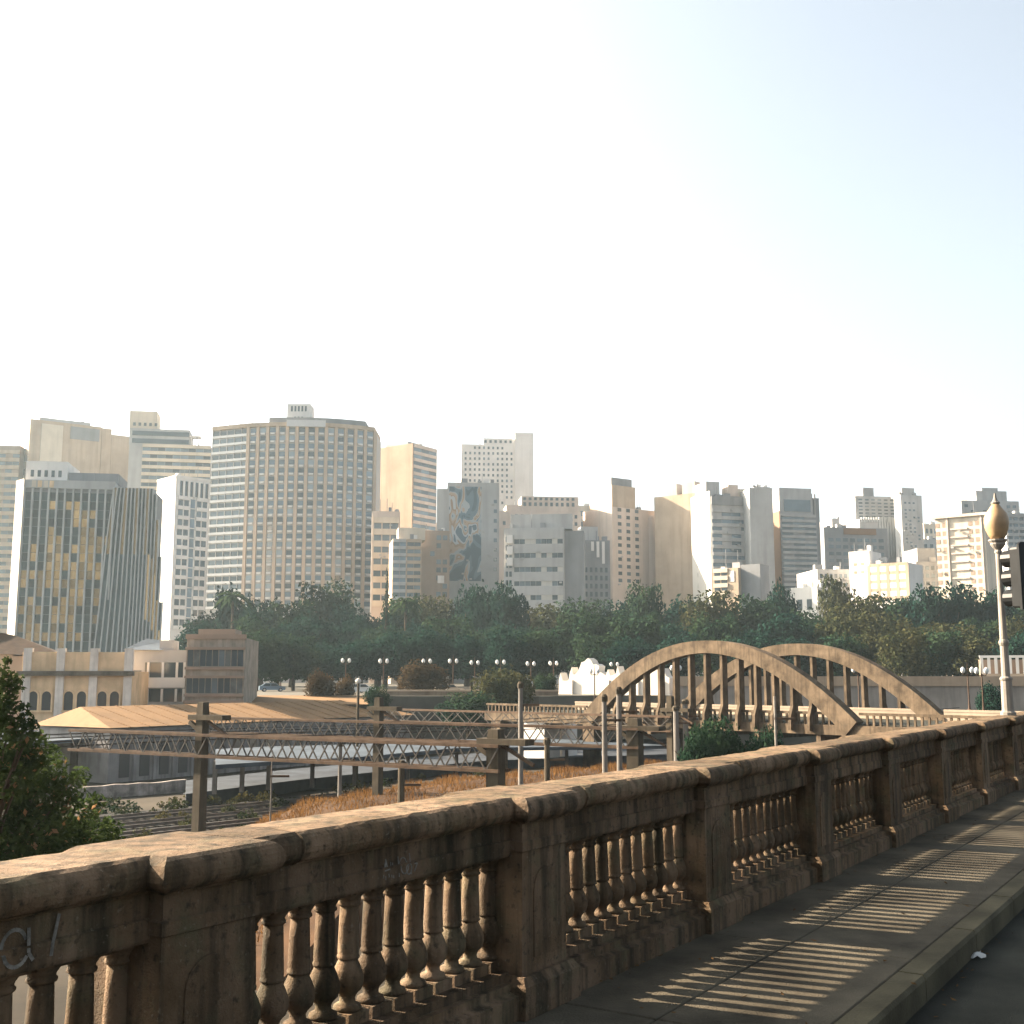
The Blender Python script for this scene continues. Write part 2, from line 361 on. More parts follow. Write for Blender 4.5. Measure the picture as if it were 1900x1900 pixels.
# near canopy platform
pl = quad_px([(345,1474),(560,1447),(900,1412),(1262,1399),(1262,1388),(900,1396),(560,1425),(345,1448)], -7.0)
plat = thing('station_platform', 'long pale station platform beside the railway tracks', 'platform', pl[1])
def rel(pts, o): return [(p.x-o.x, p.y-o.y) for p in pts]
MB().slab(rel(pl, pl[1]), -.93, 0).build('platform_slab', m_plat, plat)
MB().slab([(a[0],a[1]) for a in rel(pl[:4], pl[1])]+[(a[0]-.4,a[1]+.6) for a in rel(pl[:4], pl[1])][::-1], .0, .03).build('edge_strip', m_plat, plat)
cz = -4.3
cn = quad_px([(400,1419),(500,1413),(660,1405),(850,1388),(1262,1383)], cz); cf = quad_px([(400,1390),(500,1385),(660,1381),(850,1372),(1262,1371)], cz)
can = thing('platform_canopy', 'low grey platform canopy casting a dark shade over the platform', 'canopy', Vector((cn[1].x,cn[1].y,-7.0)))
o_ = can.location
for k in range(4):
    a, b, c, d = cn[k], cn[k+1], cf[k+1], cf[k]
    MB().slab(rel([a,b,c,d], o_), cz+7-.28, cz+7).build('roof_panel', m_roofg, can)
for k in range(9):
    t = k/8*3.98; i = int(t); w = t-i
    p = (cn[i]*(1-w)+cn[i+1]*w)*.55+(cf[i]*(1-w)+cf[i+1]*w)*.45
    MB().box(p.x-o_.x-.15,p.x-o_.x+.15,p.y-o_.y-.15,p.y-o_.y+.15,-.02,2.42).build('column', m_pole, can)
# big grey canopy roof at the left, with columns and a low white wall
g = quad_px([(-60,1383),(30,1379),(320,1359),(470,1350),(470,1334),(250,1338),(-60,1345)], -4.0)
can2 = thing('shed_canopy', 'wide pale grey canopy roof in front of the yellow station building', 'canopy', Vector((g[1].x,g[1].y,YARD)))
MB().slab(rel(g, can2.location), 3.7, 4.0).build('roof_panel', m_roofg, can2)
bw = quad_px([(-60,1362),(470,1342)], -4.0); bo = can2.location
MB().add([(bw[0].x-bo.x,bw[0].y-bo.y,0),(bw[1].x-bo.x,bw[1].y-bo.y,0),(bw[1].x-bo.x,bw[1].y-bo.y,3.69),(bw[0].x-bo.x,bw[0].y-bo.y,3.69),(bw[0].x-bo.x,bw[0].y-bo.y+.4,0),(bw[1].x-bo.x,bw[1].y-bo.y+.4,0),(bw[1].x-bo.x,bw[1].y-bo.y+.4,3.69),(bw[0].x-bo.x,bw[0].y-bo.y+.4,3.69)], [(0,1,2,3),(5,4,7,6),(1,5,6,2),(4,0,3,7)]).build('shade_backing', m_poled, can2)  # added dark sheet that stands in for the shade under the canopy
for px in (120, 170, 205, 228, 262, 300, 345, 390):
    p = onz(px, 1372-(px-100)*.06, -4.0)+Vector((.4,1.5,0))
    MB().box(p.x-can2.location.x-.28,p.x-can2.location.x+.28,p.y-can2.location.y-.28,p.y-can2.location.y+.28,0,3.72).build('column', m_poled, can2)
for px in (40, 145, 250, 355):
    p = onz(px, 1358-(px-100)*.06, -4.0)
    MB().box(p.x-can2.location.x-.25,p.x-can2.location.x+.25,p.y-can2.location.y-.25,p.y-can2.location.y+.25,0,3.72).build('column', m_poled, can2)
w = [onz(px, py, YARD) for px, py in ((120,1487),(345,1470))]
wd = (w[1]-w[0]).normalized(); wt = Vector((-wd.y, wd.x, 0))*.35
wl_ = MB()
n_ = 10
top = [.95+.12*random.random() for _ in range(n_+1)]
for i in range(n_):
    a = w[0].lerp(w[1], i/n_); b = w[0].lerp(w[1], (i+1)/n_)
    wl_.add([a, b, b+wt, a+wt, a+Vector((0,0,top[i])), b+Vector((0,0,top[i+1])), b+wt+Vector((0,0,top[i+1])), a+wt+Vector((0,0,top[i]))], [(4,5,6,7),(0,1,5,4),(2,3,7,6)]+([(3,0,4,7)] if i == 0 else [])+([(1,2,6,5)] if i == n_-1 else []))
tag(wl_.build('low_wall', mat('flaking_plaster', (.48,.42,.38), .9, .5, 1.2, streak=.5)), 'low flaking whitewashed wall beside the tracks under the canopy', 'wall')

# station hall with the tan hipped roof
Pw0 = onz(205, 1351, -3.0); Pw1 = onz(772, 1326, -3.0)
ex = (Pw1-Pw0); hl = ex.length; ex.normalize(); hr = math.atan2(ex.y, ex.x)
hall = thing('station_hall', 'long low white station hall under a sunlit tan hipped roof', 'station building', Vector((Pw0.x,Pw0.y,YARD)), hr)
m_hallw = mat('hall_wall', (.30,.285,.28), .9, .25, .5, streak=.5)
MB().box(.4,hl-.4,.6,11.4,0,4.85).build('wall', m_hallw, hall)
rv = [(0,0,5),(hl,0,5),(hl,12,5),(0,12,5),(2.5,8,6.75),(hl-4.5,8,6.75)]
MB().add(rv, [(0,1,5,4),(1,2,5),(2,3,4,5),(3,0,4),(3,2,1,0)]).build('roof', m_tanroof, hall)
for q in range(1, int(hl/2.2)):
    x_ = 2.2*q; t_ = min(1.0, x_/2.5) if x_ < 2.5 else min(1.0, (hl-x_)/4.5)
    MB().bar((x_,.02,5.03), (x_,8*t_,5.03+1.75*t_), .10, .07).build('roof_seam', m_tanroof, hall)
k = 0
xx = 1.6
while xx < hl-2:
    MB().prism([(xx,.4),(xx+1.1,.4),(xx+1.1,3.1)]+[(xx+.55+.55*math.cos(PI*q/6), 3.1+.55*math.sin(PI*q/6)) for q in range(1,6)]+[(xx,3.1)], .52, .60).build('arched_window', m_dkglass, hall)
    MB().box(xx+1.45,xx+1.75,.35,.60,0,4.6).build('pilaster', m_hallw, hall)
    xx += 2.3
# second, lower tan roof behind
p0, p1 = onz(452,1301,-1.3), onz(700,1302,-1.3)
annex = thing('store_shed', 'small store shed with flat sunlit tan roof behind the station hall', 'shed', Vector((p0.x,p0.y,YARD)))
MB().box(0,p1.x-p0.x,0.2,9,0,6.3).build('wall', m_poled, annex)
MB().add([(-.2,0,6.32),(p1.x-p0.x+.2,0,6.32),(p1.x-p0.x-1.5,9,7.25),(-.2,9,7.25)], [(0,1,2,3)]).build('roof', m_tanroof, annex)

# dry slope between the tracks and our road
bk = [(onz(300,1560,-6.5), -8.2), (onz(560,1492,-6.3), -6.3), (onz(820,1448,-6.0), -6.0), (onz(1100,1425,-5.6), -5.6), (onz(1300,1412,-5.2), -5.2), (onz(1700,1392,-4.5), -4.5)]
m_ = MB(); vs_ = []
for i, (p, z) in enumerate(bk):
    vs_ += [(p.x-2.6,p.y+4.8,YARD-.1), (p.x-1.2,p.y+2.2,z-.8), (p.x,p.y,z), (p.x+2.0,p.y-4.0,z+.3), (p.x+8,p.y-18,z+.2), (p.x+10,p.y-24,YARD-.1)]
fs_ = [(6*i+j, 6*i+6+j, 6*i+7+j, 6*i+1+j) for i in range(len(bk)-1) for j in range(5)]
tag(m_.add([tuple(v) for v in vs_], [f[::-1] for f in fs_]).build('dry_slope', m_dirt), kind='structure')
gm = MB()
for i in range(24000):
    t = random.random()*(len(bk)-1.001); k = int(t); w_ = t-k
    j = random.random()
    a = Vector(vs_[6*k+1]).lerp(Vector(vs_[6*k+7]), w_); b = Vector(vs_[6*k+2]).lerp(Vector(vs_[6*k+8]), w_); c = Vector(vs_[6*k+3]).lerp(Vector(vs_[6*k+9]), w_)
    e_ = Vector(vs_[6*k+4]).lerp(Vector(vs_[6*k+10]), w_)
    p = a.lerp(b, j*4) if j < .25 else (b.lerp(c, j*4-1) if j < .5 else c.lerp(e_, j*2-1))
    h = random.uniform(.15,.6)*(.35+.7*abs(math.sin(t*9+j*7))); a_ = random.random()*PI; wv = Vector((math.cos(a_),math.sin(a_),0))*.035
    lean = Vector((random.uniform(-.25,.25), random.uniform(-.25,.25), h))
    gm.add([p-wv+Vector((0,0,-.05)), p+wv+Vector((0,0,-.05)), p+lean], [(0,1,2)])
tag(gm.build('dry_grass', m_grass), 'dry orange grass covering the slope above the tracks', 'grass', kind='stuff')

# ---- portal gantries over the tracks
def truss(parent, a, b, depth, width, m, cells):
    d = (b-a); L = d.length; d.normalize(); n_ = Vector((-d.y,d.x,0))*width/2
    for sgn in (-1, 1):
        MB().bar(a+n_*sgn, b+n_*sgn, .14).build('top_chord', m, parent)
        MB().bar(a+n_*sgn-Vector((0,0,depth)), b+n_*sgn-Vector((0,0,depth)), .14).build('bottom_chord', m, parent)
        for i in range(cells):
            t0, t1 = i/cells, (i+1)/cells; p, q = a.lerp(b,t0)+n_*sgn, a.lerp(b,t1)+n_*sgn; mid = a.lerp(b,(t0+t1)/2)+n_*sgn-Vector((0,0,depth))
            MB().bar(p, mid, .055).build('diagonal', m_steel, parent); MB().bar(mid, q, .055).build('diagonal', m_steel, parent)
def gantry(label, pL, pR, ztop, posts, cells):
    a, b = onz(*pL, ztop), onz(*pR, ztop)
    g = thing('catenary_gantry', label, 'gantry', Vector((a.x,a.y,YARD)), 0, 'catenary gantries over the tracks')
    o = g.location
    la, lb = a-o, b-o
    truss(g, la, lb, 1.05, .8, m_rust, cells)
    d = (b-a).normalized()
    for px, wid, topz, arm, stub in posts:
        # the post stands on the gantry line where that pixel column meets it
        rx, ry, _ = ray(px, 1360); t = -(a.x*ry-a.y*rx)/(d.x*ry-d.y*rx); p = a+d*t-o; p.z = 0
        n_ = Vector((-d.y,d.x,0))
        pm = MB().rings([[p+d*(sx*w2)+n_*(sy*w2)+Vector((0,0,zz)) for sx, sy in ((-1,-1),(1,-1),(1,1),(-1,1))] for zz, w2 in ((0,wid/2*1.05),(arm-YARD,wid/2*.95),(topz-YARD,wid/2*.8))])
        po = pm.build('post', m_poled, g)
        z = arm-YARD
        MB().bar(p-d*.75+Vector((0,0,z)), p+d*1.7+Vector((0,0,z)), wid*1.25, .26).build('crossarm', m_poled, po)
        MB().bar(p+d*.2+Vector((0,0,z-.1)), p+d*1.9+Vector((0,0,z-.95)), .14).build('brace', m_rust, po)
        MB().bar(p-d*.9+Vector((0,0,z-.25)), p+Vector((0,0,z-.8)), .2).build('brace', m_poled, po)
gantry('rusty lattice gantry over the tracks with a tall stained post at its middle', (140,1354.5), (935,1384), -1.3, [(375,.5,.35,-.42,0),(920,.62,-.6,-1.12,0)], 21)
gantry('rusty lattice gantry running behind the tall stained post toward the arch bridge', (385,1331.5), (1190,1352.5), -1.3, [(702,.5,.3,-.42,0),(1178,.75,-.7,-1.25,0)], 21)
gantry('far rusty lattice gantry in front of the white station hall', (690,1315), (1250,1330), -1.3, [(1245,.5,.2,-.8,0)], 12)
# single posts and poles
def pole(name, label, cat, px, ytop, Y, wid, m, ybot=None, group=None, base=YARD):
    t = at(px, ytop, Y)
    g = thing(name, label, cat, (t.x,t.y,base), 0, group)
    h = t.z-base
    MB().lathe([(wid*.62,0),(wid*.5,h*.9),(wid*.48,h)], 10).build('shaft', m, g)
    return g, h
for px, yt, Y, wd_, lab in ((966,1268,62,.30,'pale concrete mast rising through the lattice gantries'),(1121,1292,56,.30,'pale concrete mast left of a pair before the arch bridge foot'),(1148,1278,58,.32,'pale concrete mast with a cap before the arch bridge foot'),
                           (1254,1312,84,.5,'slim concrete mast under the arch bridge beside the green bush'),(1271,1300,86,.5,'concrete mast under the arch bridge touching the green bush'),(1437,1292,60,.16,'thin white pole rising from the green bush before the arch bridge'),
                           (1015,1372,66,.38,'stained stub mast standing in the dry grass'),(745,1414,60,.42,'thick stained concrete stub post with a cap in the dry grass'),(505,1402,66,.10,'thin pale pole between the tracks beside the dry slope'),(632,1378,78,.3,'pale concrete mast on the platform edge')):
    wd_ *= .8
    g, h = pole('mast', lab, 'mast', px, yt, Y, wd_, m_alu if 'white' in lab else (m_poled if 'stained' in lab else m_pole))
    if wd_ > .16:
        MB().lathe([(wd_*.7,h-.25),(wd_*.7,h-.02),(wd_*.4,h+.1)], 8).build('cap', m_poled, g)
    MB().box(-.06,1.0,-.05,.05,h-1.2,h-1.08).build('arm', m_rust, g)
g, h = pole('yard_lamp', 'slim yard lamp with a white round head beside the tan roof', 'lamp', 665, 1268, 100, .22, m_poled)
MB().lathe([(.05,h),(.22,h+.08),(.26,h+.22),(.18,h+.38),(.05,h+.44)], 10).build('lamp_head', m_white, g)
# overhead wires
m_wire = mat('copper_wire', (.06,.045,.035), .6, .2, 2, metal=.5)
for i, d in enumerate((60.5, 65, 69.2, 73.2)):
    pts = [td(s, d, YARD+5.6+.35*abs(math.sin(s/22))) for s in range(-20, 160, 5)]
    tag(MB().tube(pts, .035, 4).build('overhead_wire', m_wire), 'thin overhead wire sagging above the %s track from the balustraded road' % ('third','fourth','fifth','sixth')[i], 'wire', 'overhead wires')

# ================================================================ LEFT BUILDINGS BY THE STATION
BL = []
class Bld:
    """building given by the pixel columns of its front corners, a depth and a rotation"""
    def __init__(s, name, label, pB, pC, ytop, Y, rot=14.0, pA=None, depth=18.0, base=PLAZA, m=None, cat='building', group=None, yref=None, wall=True):
        s.yref = yref if yref else ytop
        s.r = math.radians(rot); s.e1 = Vector((math.cos(s.r), math.sin(s.r), 0)); s.e2 = Vector((-s.e1.y, s.e1.x, 0))
        t = at(pB, s.yref, Y); s.B = Vector((t.x, Y, 0)); s.base = base; s.Y = Y
        s.o = thing(name, label, cat, (s.B.x, s.B.y, base), s.r, group)
        s.w = s.u(pC); s.l = s.v(pA) if pA is not None else depth
        s.h = s.z(pB, ytop); s.m = m
        if not 1 < s.l < 90 or not 1 < s.w < 140: print('ODD', name, s.w, s.l)
        BL.append(s)
        if wall: MB().box(0,s.w,0,s.l,0,s.h).build('wall', m, s.o)
    def hit(s, e, px, py):
        rx, ry, rz = ray(px, py); den = e.x*ry-e.y*rx
        t = -(s.B.x*ry-s.B.y*rx)/den; p = s.B+e*t
        return t, EYE+rz*(p.y/ry)-s.base
    def u(s, px, py=None): return s.hit(s.e1, px, py or s.yref)[0]
    def v(s, px, py=None): return s.hit(s.e2, px, py or s.yref)[0]
    def z(s, px, py): return s.hit(s.e1, px, py)[1]
    def vol(s, name, p0, p1, ytop, y0=.0, y1=None, m=None, zb=None, ybot=None):
        x0, x1 = s.u(p0, ytop), s.u(p1, ytop); zt = s.z(p0, ytop)
        z0 = zb if zb is not None else (s.z(p0, ybot) if ybot else s.h)
        return MB().box(x0,x1,y0,y1 if y1 is not None else s.l*.7,z0,zt).build(name, m or s.m, s.o)
    def place(s, face, name, m, uc, zc, du, dz, off, th):
        if face == 'F': return cbox(name, m, du, th, dz, s.o, (uc, -off-th/2, zc))
        if face == 'L': return cbox(name, m, th, du, dz, s.o, (-off-th/2, uc, zc))
        if face == 'R': return cbox(name, m, th, du, dz, s.o, (s.w+off+th/2, uc, zc))
    def grid(s, face, u0, u1, z0, z1, nc, nr, fw, fh, glass, bands=None, piers=None, relief=.3, skip=0.0, off=0.0, wname='window', sill=None):
        cu, cz_ = (u1-u0)/nc, (z1-z0)/nr
        for i in range(nc):
            for j in range(nr):
                if random.random() < skip: continue
                g = random.choice(glass)
                s.place(face, wname, g, u0+cu*(i+.5), z0+cz_*(j+.5), cu*fw, cz_*fh, off+.003, .05)
                if sill: s.place(face, 'sill', sill, u0+cu*(i+.5), z0+cz_*(j+.5)-cz_*fh/2-.1, cu*fw*1.1, .2, off+.003, .25)
        if bands:
            for j in range(nr+1):
                s.place(face, 'floor_band', bands, (u0+u1)/2, z0+cz_*j, (u1-u0)+.02, cz_*(1-fh), off+.003, relief)
        if piers:
            for i in range(nc+1):
                s.place(face, 'pier', piers, u0+cu*i, (z0+z1)/2, cu*(1-fw), (z1-z0), off+.003, relief+.04)
    def parapet(s, m, h=.6, t=.25, over=.15, zt=None, x0=0, x1=None):
        zt = zt or s.h; x1 = x1 or s.w
        MB().box(x0-over,x1+over,-over,t,zt-h*.4,zt+h).build('parapet', m, s.o)
        MB().box(x0-over,x0+t,t+.002,s.l,zt-h*.4,zt+h).build('parapet', m, s.o)

GL_D = glassy('window_dark', (.035,.05,.06)); GL_M = glassy('window_mid', (.09,.12,.14)); GL_B = glassy('window_blue', (.12,.17,.21), .2); GL_L = glassy('window_blind', (.42,.40,.36), .6)
GL = [GL_D, GL_D, GL_M, GL_M, GL_B]
c_cream = mat('cream_render', (.82,.71,.57), .85, .15, .08, streak=.3)
c_white = mat('white_render', (1.0,.95,.89), .85, .12, .08, streak=.25)
c_grey = mat('grey_concrete', (.56,.55,.54), .85, .15, .08, streak=.35)
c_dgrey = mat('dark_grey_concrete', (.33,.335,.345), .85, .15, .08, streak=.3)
c_tan = mat('tan_render', (.62,.48,.355), .85, .18, .08, streak=.35)
c_brown = mat('brown_render', (.42,.32,.25), .85, .18, .08, streak=.3)
c_pink = mat('pinkish_render', (.80,.66,.56), .85, .15, .08, streak=.3)
c_yel = mat('yellow_plaster', (1.0,.72,.44), .9, .25, .4, streak=.35)
c_ywhite = mat('stained_trim', (.95,.86,.76), .9, .2, .6, streak=.4)

# --- yellow station building with arched windows
yb = Bld('yellow_building', 'yellow plaster station building with pairs of arched windows and white pilasters', 40, 239, 1246, 124, 8, depth=12, base=YARD, m=c_yel, yref=1290)
w, h = yb.w, yb.h
zb_ = yb.z(60,1338)
MB().box(-.5,w+.5,-.6,.0-.003,h-.45,h+.05).build('cornice', mat('grimy_cornice', (.20,.17,.13), .9, .4, 1, streak=.4), yb.o)
MB().box(-.1,w+.1,-.1,.5,h+.052,h+2.1).build('parapet_wall', c_yel, yb.o)
for px in (48, 110, 172, 236):
    u_ = yb.u(px, 1290)
    MB().box(u_-.42,u_+.42,-.28,-.003,zb_-1,h-.46).build('pilaster', c_ywhite, yb.o)
    MB().box(u_-.42,u_+.42,-.3,.55,h+.055,h+2.5).build('parapet_pier', c_ywhite, yb.o)
for px in (62, 87, 128, 152, 190, 213):
    u_ = yb.u(px, 1290); z0, z1 = yb.z(px,1318), yb.z(px,1291); r = .48
    arch = [(u_-r,z0),(u_+r,z0),(u_+r,z1)]+[(u_+r*math.cos(PI*q/8), z1+r*math.sin(PI*q/8)) for q in range(1,8)]+[(u_-r,z1)]
    wn_ = MB().prism(arch, -.02, -.003).build('arched_window', m_dkglass, yb.o)
    fr = MB()
    outer = [(u_+(r+.18)*math.cos(PI*q/8), z1+(r+.18)*math.sin(PI*q/8)) for q in range(9)]; inner = [(u_+r*math.cos(PI*q/8), z1+r*math.sin(PI*q/8)) for q in range(9)]
    for q in range(8): fr.prism([outer[q], outer[q+1], inner[q+1], inner[q]], -.22, -.004)
    fr.box(u_-r-.18,u_-r,-.22,-.004,z0,z1); fr.box(u_+r,u_+r+.18,-.22,-.004,z0,z1); fr.box(u_-r-.2,u_+r+.2,-.3,-.004,z0-.2,z0-.003)
    fr.build('frame', c_yel, wn_)
# red tiled house behind, tan gable
rh = Bld('tiled_house', 'house with tan gable wall and brown tiled roof behind the yellow building', -40, 22, 1212, 136, 15, depth=9, base=YARD, m=c_tan, yref=1250)
zt = rh.h; w = rh.w
MB().add([(-1,-.4,zt),(w+6,-.4,zt-.3),(w+6,10,zt-.3),(-1,10,zt),(w*.4,4.5,zt+2.6),(w*.9,4.5,zt+2.2)], [(0,1,5,4),(1,2,5),(2,3,4,5),(3,0,4)]).build('roof', mat('brown_tile', (.09,.055,.035), .9, .35, 1.2, bump=.6, bscale=6), rh.o)
MB().box(w,w+6,0,9,0,zt-.32).build('side_wall', c_tan, rh.o)
# pale grey shop house with verandas
gh = Bld('veranda_house', 'grey two-storey house with white veranda posts beside the yellow building', 246, 344, 1206, 138, 8, depth=12, base=YARD, m=c_grey, yref=1260)
zz = lambda y: gh.z(300, y)
for y0, y1 in ((1229,1257),(1278,1302)):
    MB().box(gh.u(268,1260),gh.u(342,1260),-.03,-.003,zz(y1),zz(y0)).build('veranda_opening', GL_D, gh.o)
    for px in (275, 302, 328, 342):
        u_ = gh.u(px,1260); MB().box(u_-.13,u_+.13,-.35,-.035,zz(y1),zz(y0)).build('veranda_post', c_white, gh.o)
MB().box(gh.u(266,1260),gh.u(344,1260),-.45,-.003,zz(1276),zz(1257)-.01).build('veranda_parapet', c_white, gh.o)
MB().box(gh.u(252,1260)-.5,gh.u(262,1260),-.06,-.003,zz(1300),zz(1280)).build('window', GL_D, gh.o)
MB().box(gh.u(250,1260)-.5,gh.u(262,1260),-.06,-.003,zz(1258),zz(1244)).build('window', GL_D, gh.o)
MB().add([(gh.u(226,1260),-.4,gh.h),(gh.u(300,1260),-.4,gh.h),(gh.u(290,1260),7,gh.h+1.3),(gh.u(250,1260),7,gh.h+1.6)], [(0,1,2,3)]).build('roof_sheet', m_roofg, gh.o)
MB().box(gh.u(292,1260),gh.u(318,1260),.5,5,gh.h,gh.h+1.2).build('roof_hut', c_grey, gh.o)
# brown-grey warehouse
wh = Bld('warehouse', 'stained brown three-storey warehouse block with long bands of dark windows', 345, 453, 1183, 134, 6, depth=14, base=YARD, m=mat('weathered_render', (.46,.40,.33), .9, .35, .5, streak=.6), yref=1240)
zz = lambda y: wh.z(400, y)
for y0, y1 in ((1206,1236),(1258,1286)):
    n_ = 9
    for i in range(n_):
        cu = wh.w*.97/n_
        wh.place('F','window', random.choice([GL_D,GL_D,GL_M,mat('frosted', (.16,.18,.18), .5, .4, 1)]), wh.w*.015+cu*(i+.5), (zz(y0)+zz(y1))/2, cu*.86, zz(y0)-zz(y1), .003, .05)
for y in (1203, 1240, 1256, 1290, 1302): MB().box(-.1,wh.w+.1,-.35,-.003,zz(y)-.15,zz(y)+.15).build('ledge', c_brown, wh.o)
MB().box(wh.u(360,1240),wh.u(430,1240),2,8,wh.h,zz(1166)).build('roof_hut', c_brown, wh.o)
wh.parapet(c_brown, .4)

# ================================================================ SKYLINE
# brown banded slab at the far left
b = Bld('apartment_slab', 'brown banded apartment slab with even ribbon floors behind the white end wall of the finned tower', -40, 38, 826, 520, 5, m=c_brown, depth=20)
b.grid('F', 0, b.w, b.z(0,1185), b.h-3, 6, 24, .96, .5, [GL_D,GL_M,c_brown], bands=c_tan, relief=.5)
# tan stepped office
b = Bld('blank_office', 'tan stepped office block with mostly blank walls rising behind the finned tower', 57, 190, 777, 520, 34, pA=40, m=c_tan)
b.vol('step_block', 190, 208, 794, .2, 20, zb=0); b.vol('step_block', 208, 268, 806, .4, 20, zb=0)
b.vol('roof_slab', 75, 170, 773, 1, 16, m=c_grey)
MB().box(b.u(78),b.u(118),-.5,-.003,b.z(80,950),b.z(80,786)).build('pale_panel', c_cream, b.o)
for q in range(7): b.place('L','window', GL_D, b.l*.3, b.h-6-6*q, b.l*.35, 3, .003, .06)
MB().box(b.u(132),b.u(186),-.3,-.003,b.z(140,815),b.z(140,792)).build('dark_panel', c_dgrey, b.o)
# banded stepped apartments
b = Bld('terraced_apartment', 'grey apartment block stepping down in white balcony bands beside the curved hotel', 240, 392, 824, 500, 10, m=c_grey, depth=20)
b.vol('upper_floor', 240, 352, 793, 1.2, 18); b.vol('penthouse', 240, 291, 760, 2, 14, m=c_cream, ybot=793)
b.grid('F', b.u(265), b.w, b.z(300,1000), b.h-.4, 9, 13, .97, .55, [GL_D,GL_M,GL_B], bands=c_cream, relief=.9)
zt = b.h
for k, y in enumerate((802, 816)):
    MB().box(b.u(244),b.u(350),.9,1.19,b.z(300,y)-1.5,b.z(300,y)+.5).build('window', GL_D, b.o)
for px in (354, 361, 368): MB().box(b.u(px)-.2,b.u(px)+.2,2,2.4,zt,b.z(px,810)).build('pergola_post', c_white, b.o)
MB().box(b.u(350),b.u(371),1.8,6,b.z(360,810)+.002,b.z(360,807)).build('pergola_roof', c_white, b.o)
for k in range(5): MB().box(b.u(244+10*k),b.u(249+10*k),1.9,1.999,b.z(250,788),b.z(250,782)).build('vent', GL_D, b.o)

# --- finned glass tower
b = Bld('finned_glass_tower', 'glass office tower with painted-in golden reflections, white vertical fins and a sunlit white end wall', 38, 205, 905, 300, 9, pA=None, depth=24, m=c_dgrey, yref=1050)
w, h = b.w, b.h
c_fin = mat('fin_white', (.62,.62,.60), .6, .15, .2)
gold = [glassy('gold_reflection_%d' % i, c, .18, .75) for i, c in enumerate(((.42,.24,.08),(.33,.19,.065),(.50,.30,.12),(.22,.13,.05)))]  # gold tints put the reflection of sunlit surroundings into the pane colour
gdark = [glassy('bronze_glass_dark', (.02,.03,.033), .2, spec=.25), glassy('teal_glass_dark', (.035,.06,.068), .2, spec=.25)]
# sunlit end wall, a slab that stands proud of the facade
uL = b.u(20, 1050)
MB().slab([(-.01,-1.6),(-.01,17),(uL-1.5,17),(uL-.6,2.6)][::-1], 0, b.z(30,889)).build('end_wall', mat('end_wall_white', (.74,.66,.56), .8, .08, .1, streak=.12), b.o)
nf, nr = 11, 22
cu = w/nf; cz_ = (h-1.0)/nr
pat = RNG.random((nf, nr)); 
for i in range(nf):
    for j in range(nr):
        zc = cz_*(j+.5); f_ = j/nr
        pr = .80 if (i >= 4 and f_ > .18) else (.7 if f_ > .3 else .15)
        if i in (2,) : pr *= .3
        if f_ > .93: pr = .25
        v_ = mnoise.noise(Vector((i*.42, j*.21, 3.3)))+.5*mnoise.noise(Vector((i*.9, j*.6, 8.1)))
        mm = random.choice(gold) if (v_ > -.16+.5*(f_ < .2)+.5*(f_ > .93)+.25*(i < 3)) != (pat[i,j] < .08) else random.choice(gdark)  # noise blotches lay out the painted golden reflections
        b.place('F','glass_pane', mm, cu*(i+.5), zc, cu*.98, cz_*.95, .003, .05)
for i in range(nf+1): b.place('F','fin', c_fin, cu*i, h/2, .42, h, .003, .9)
b.place('F','top_band', c_grey, w/2, h+1.1, w+.4, 2.2, .0, .6)
MB().box(0,w,.02,23,h,h+2.2).build('attic', c_grey, b.o)
for k in range(4): MB().box(b.u(60+11*k,900),b.u(68+11*k,900),-.72,-.61,h+.2,h+2.0).build('attic_panel', c_yel if k % 2 else c_cream, b.o)
MB().box(b.u(42,880),b.u(120,880),3,18,h+2.2,b.z(80,852)).build('roof_house', c_white, b.o)
MB().box(b.u(121,880),b.u(215,880),4,18,h+2.2,b.z(160,873)).build('plant_room', c_dgrey, b.o)
for k in range(5): MB().box(b.u(52+13*k,870),b.u(58+13*k,870),2.9,2.997,h+3.6,h+5.4).build('window', GL_D, b.o)
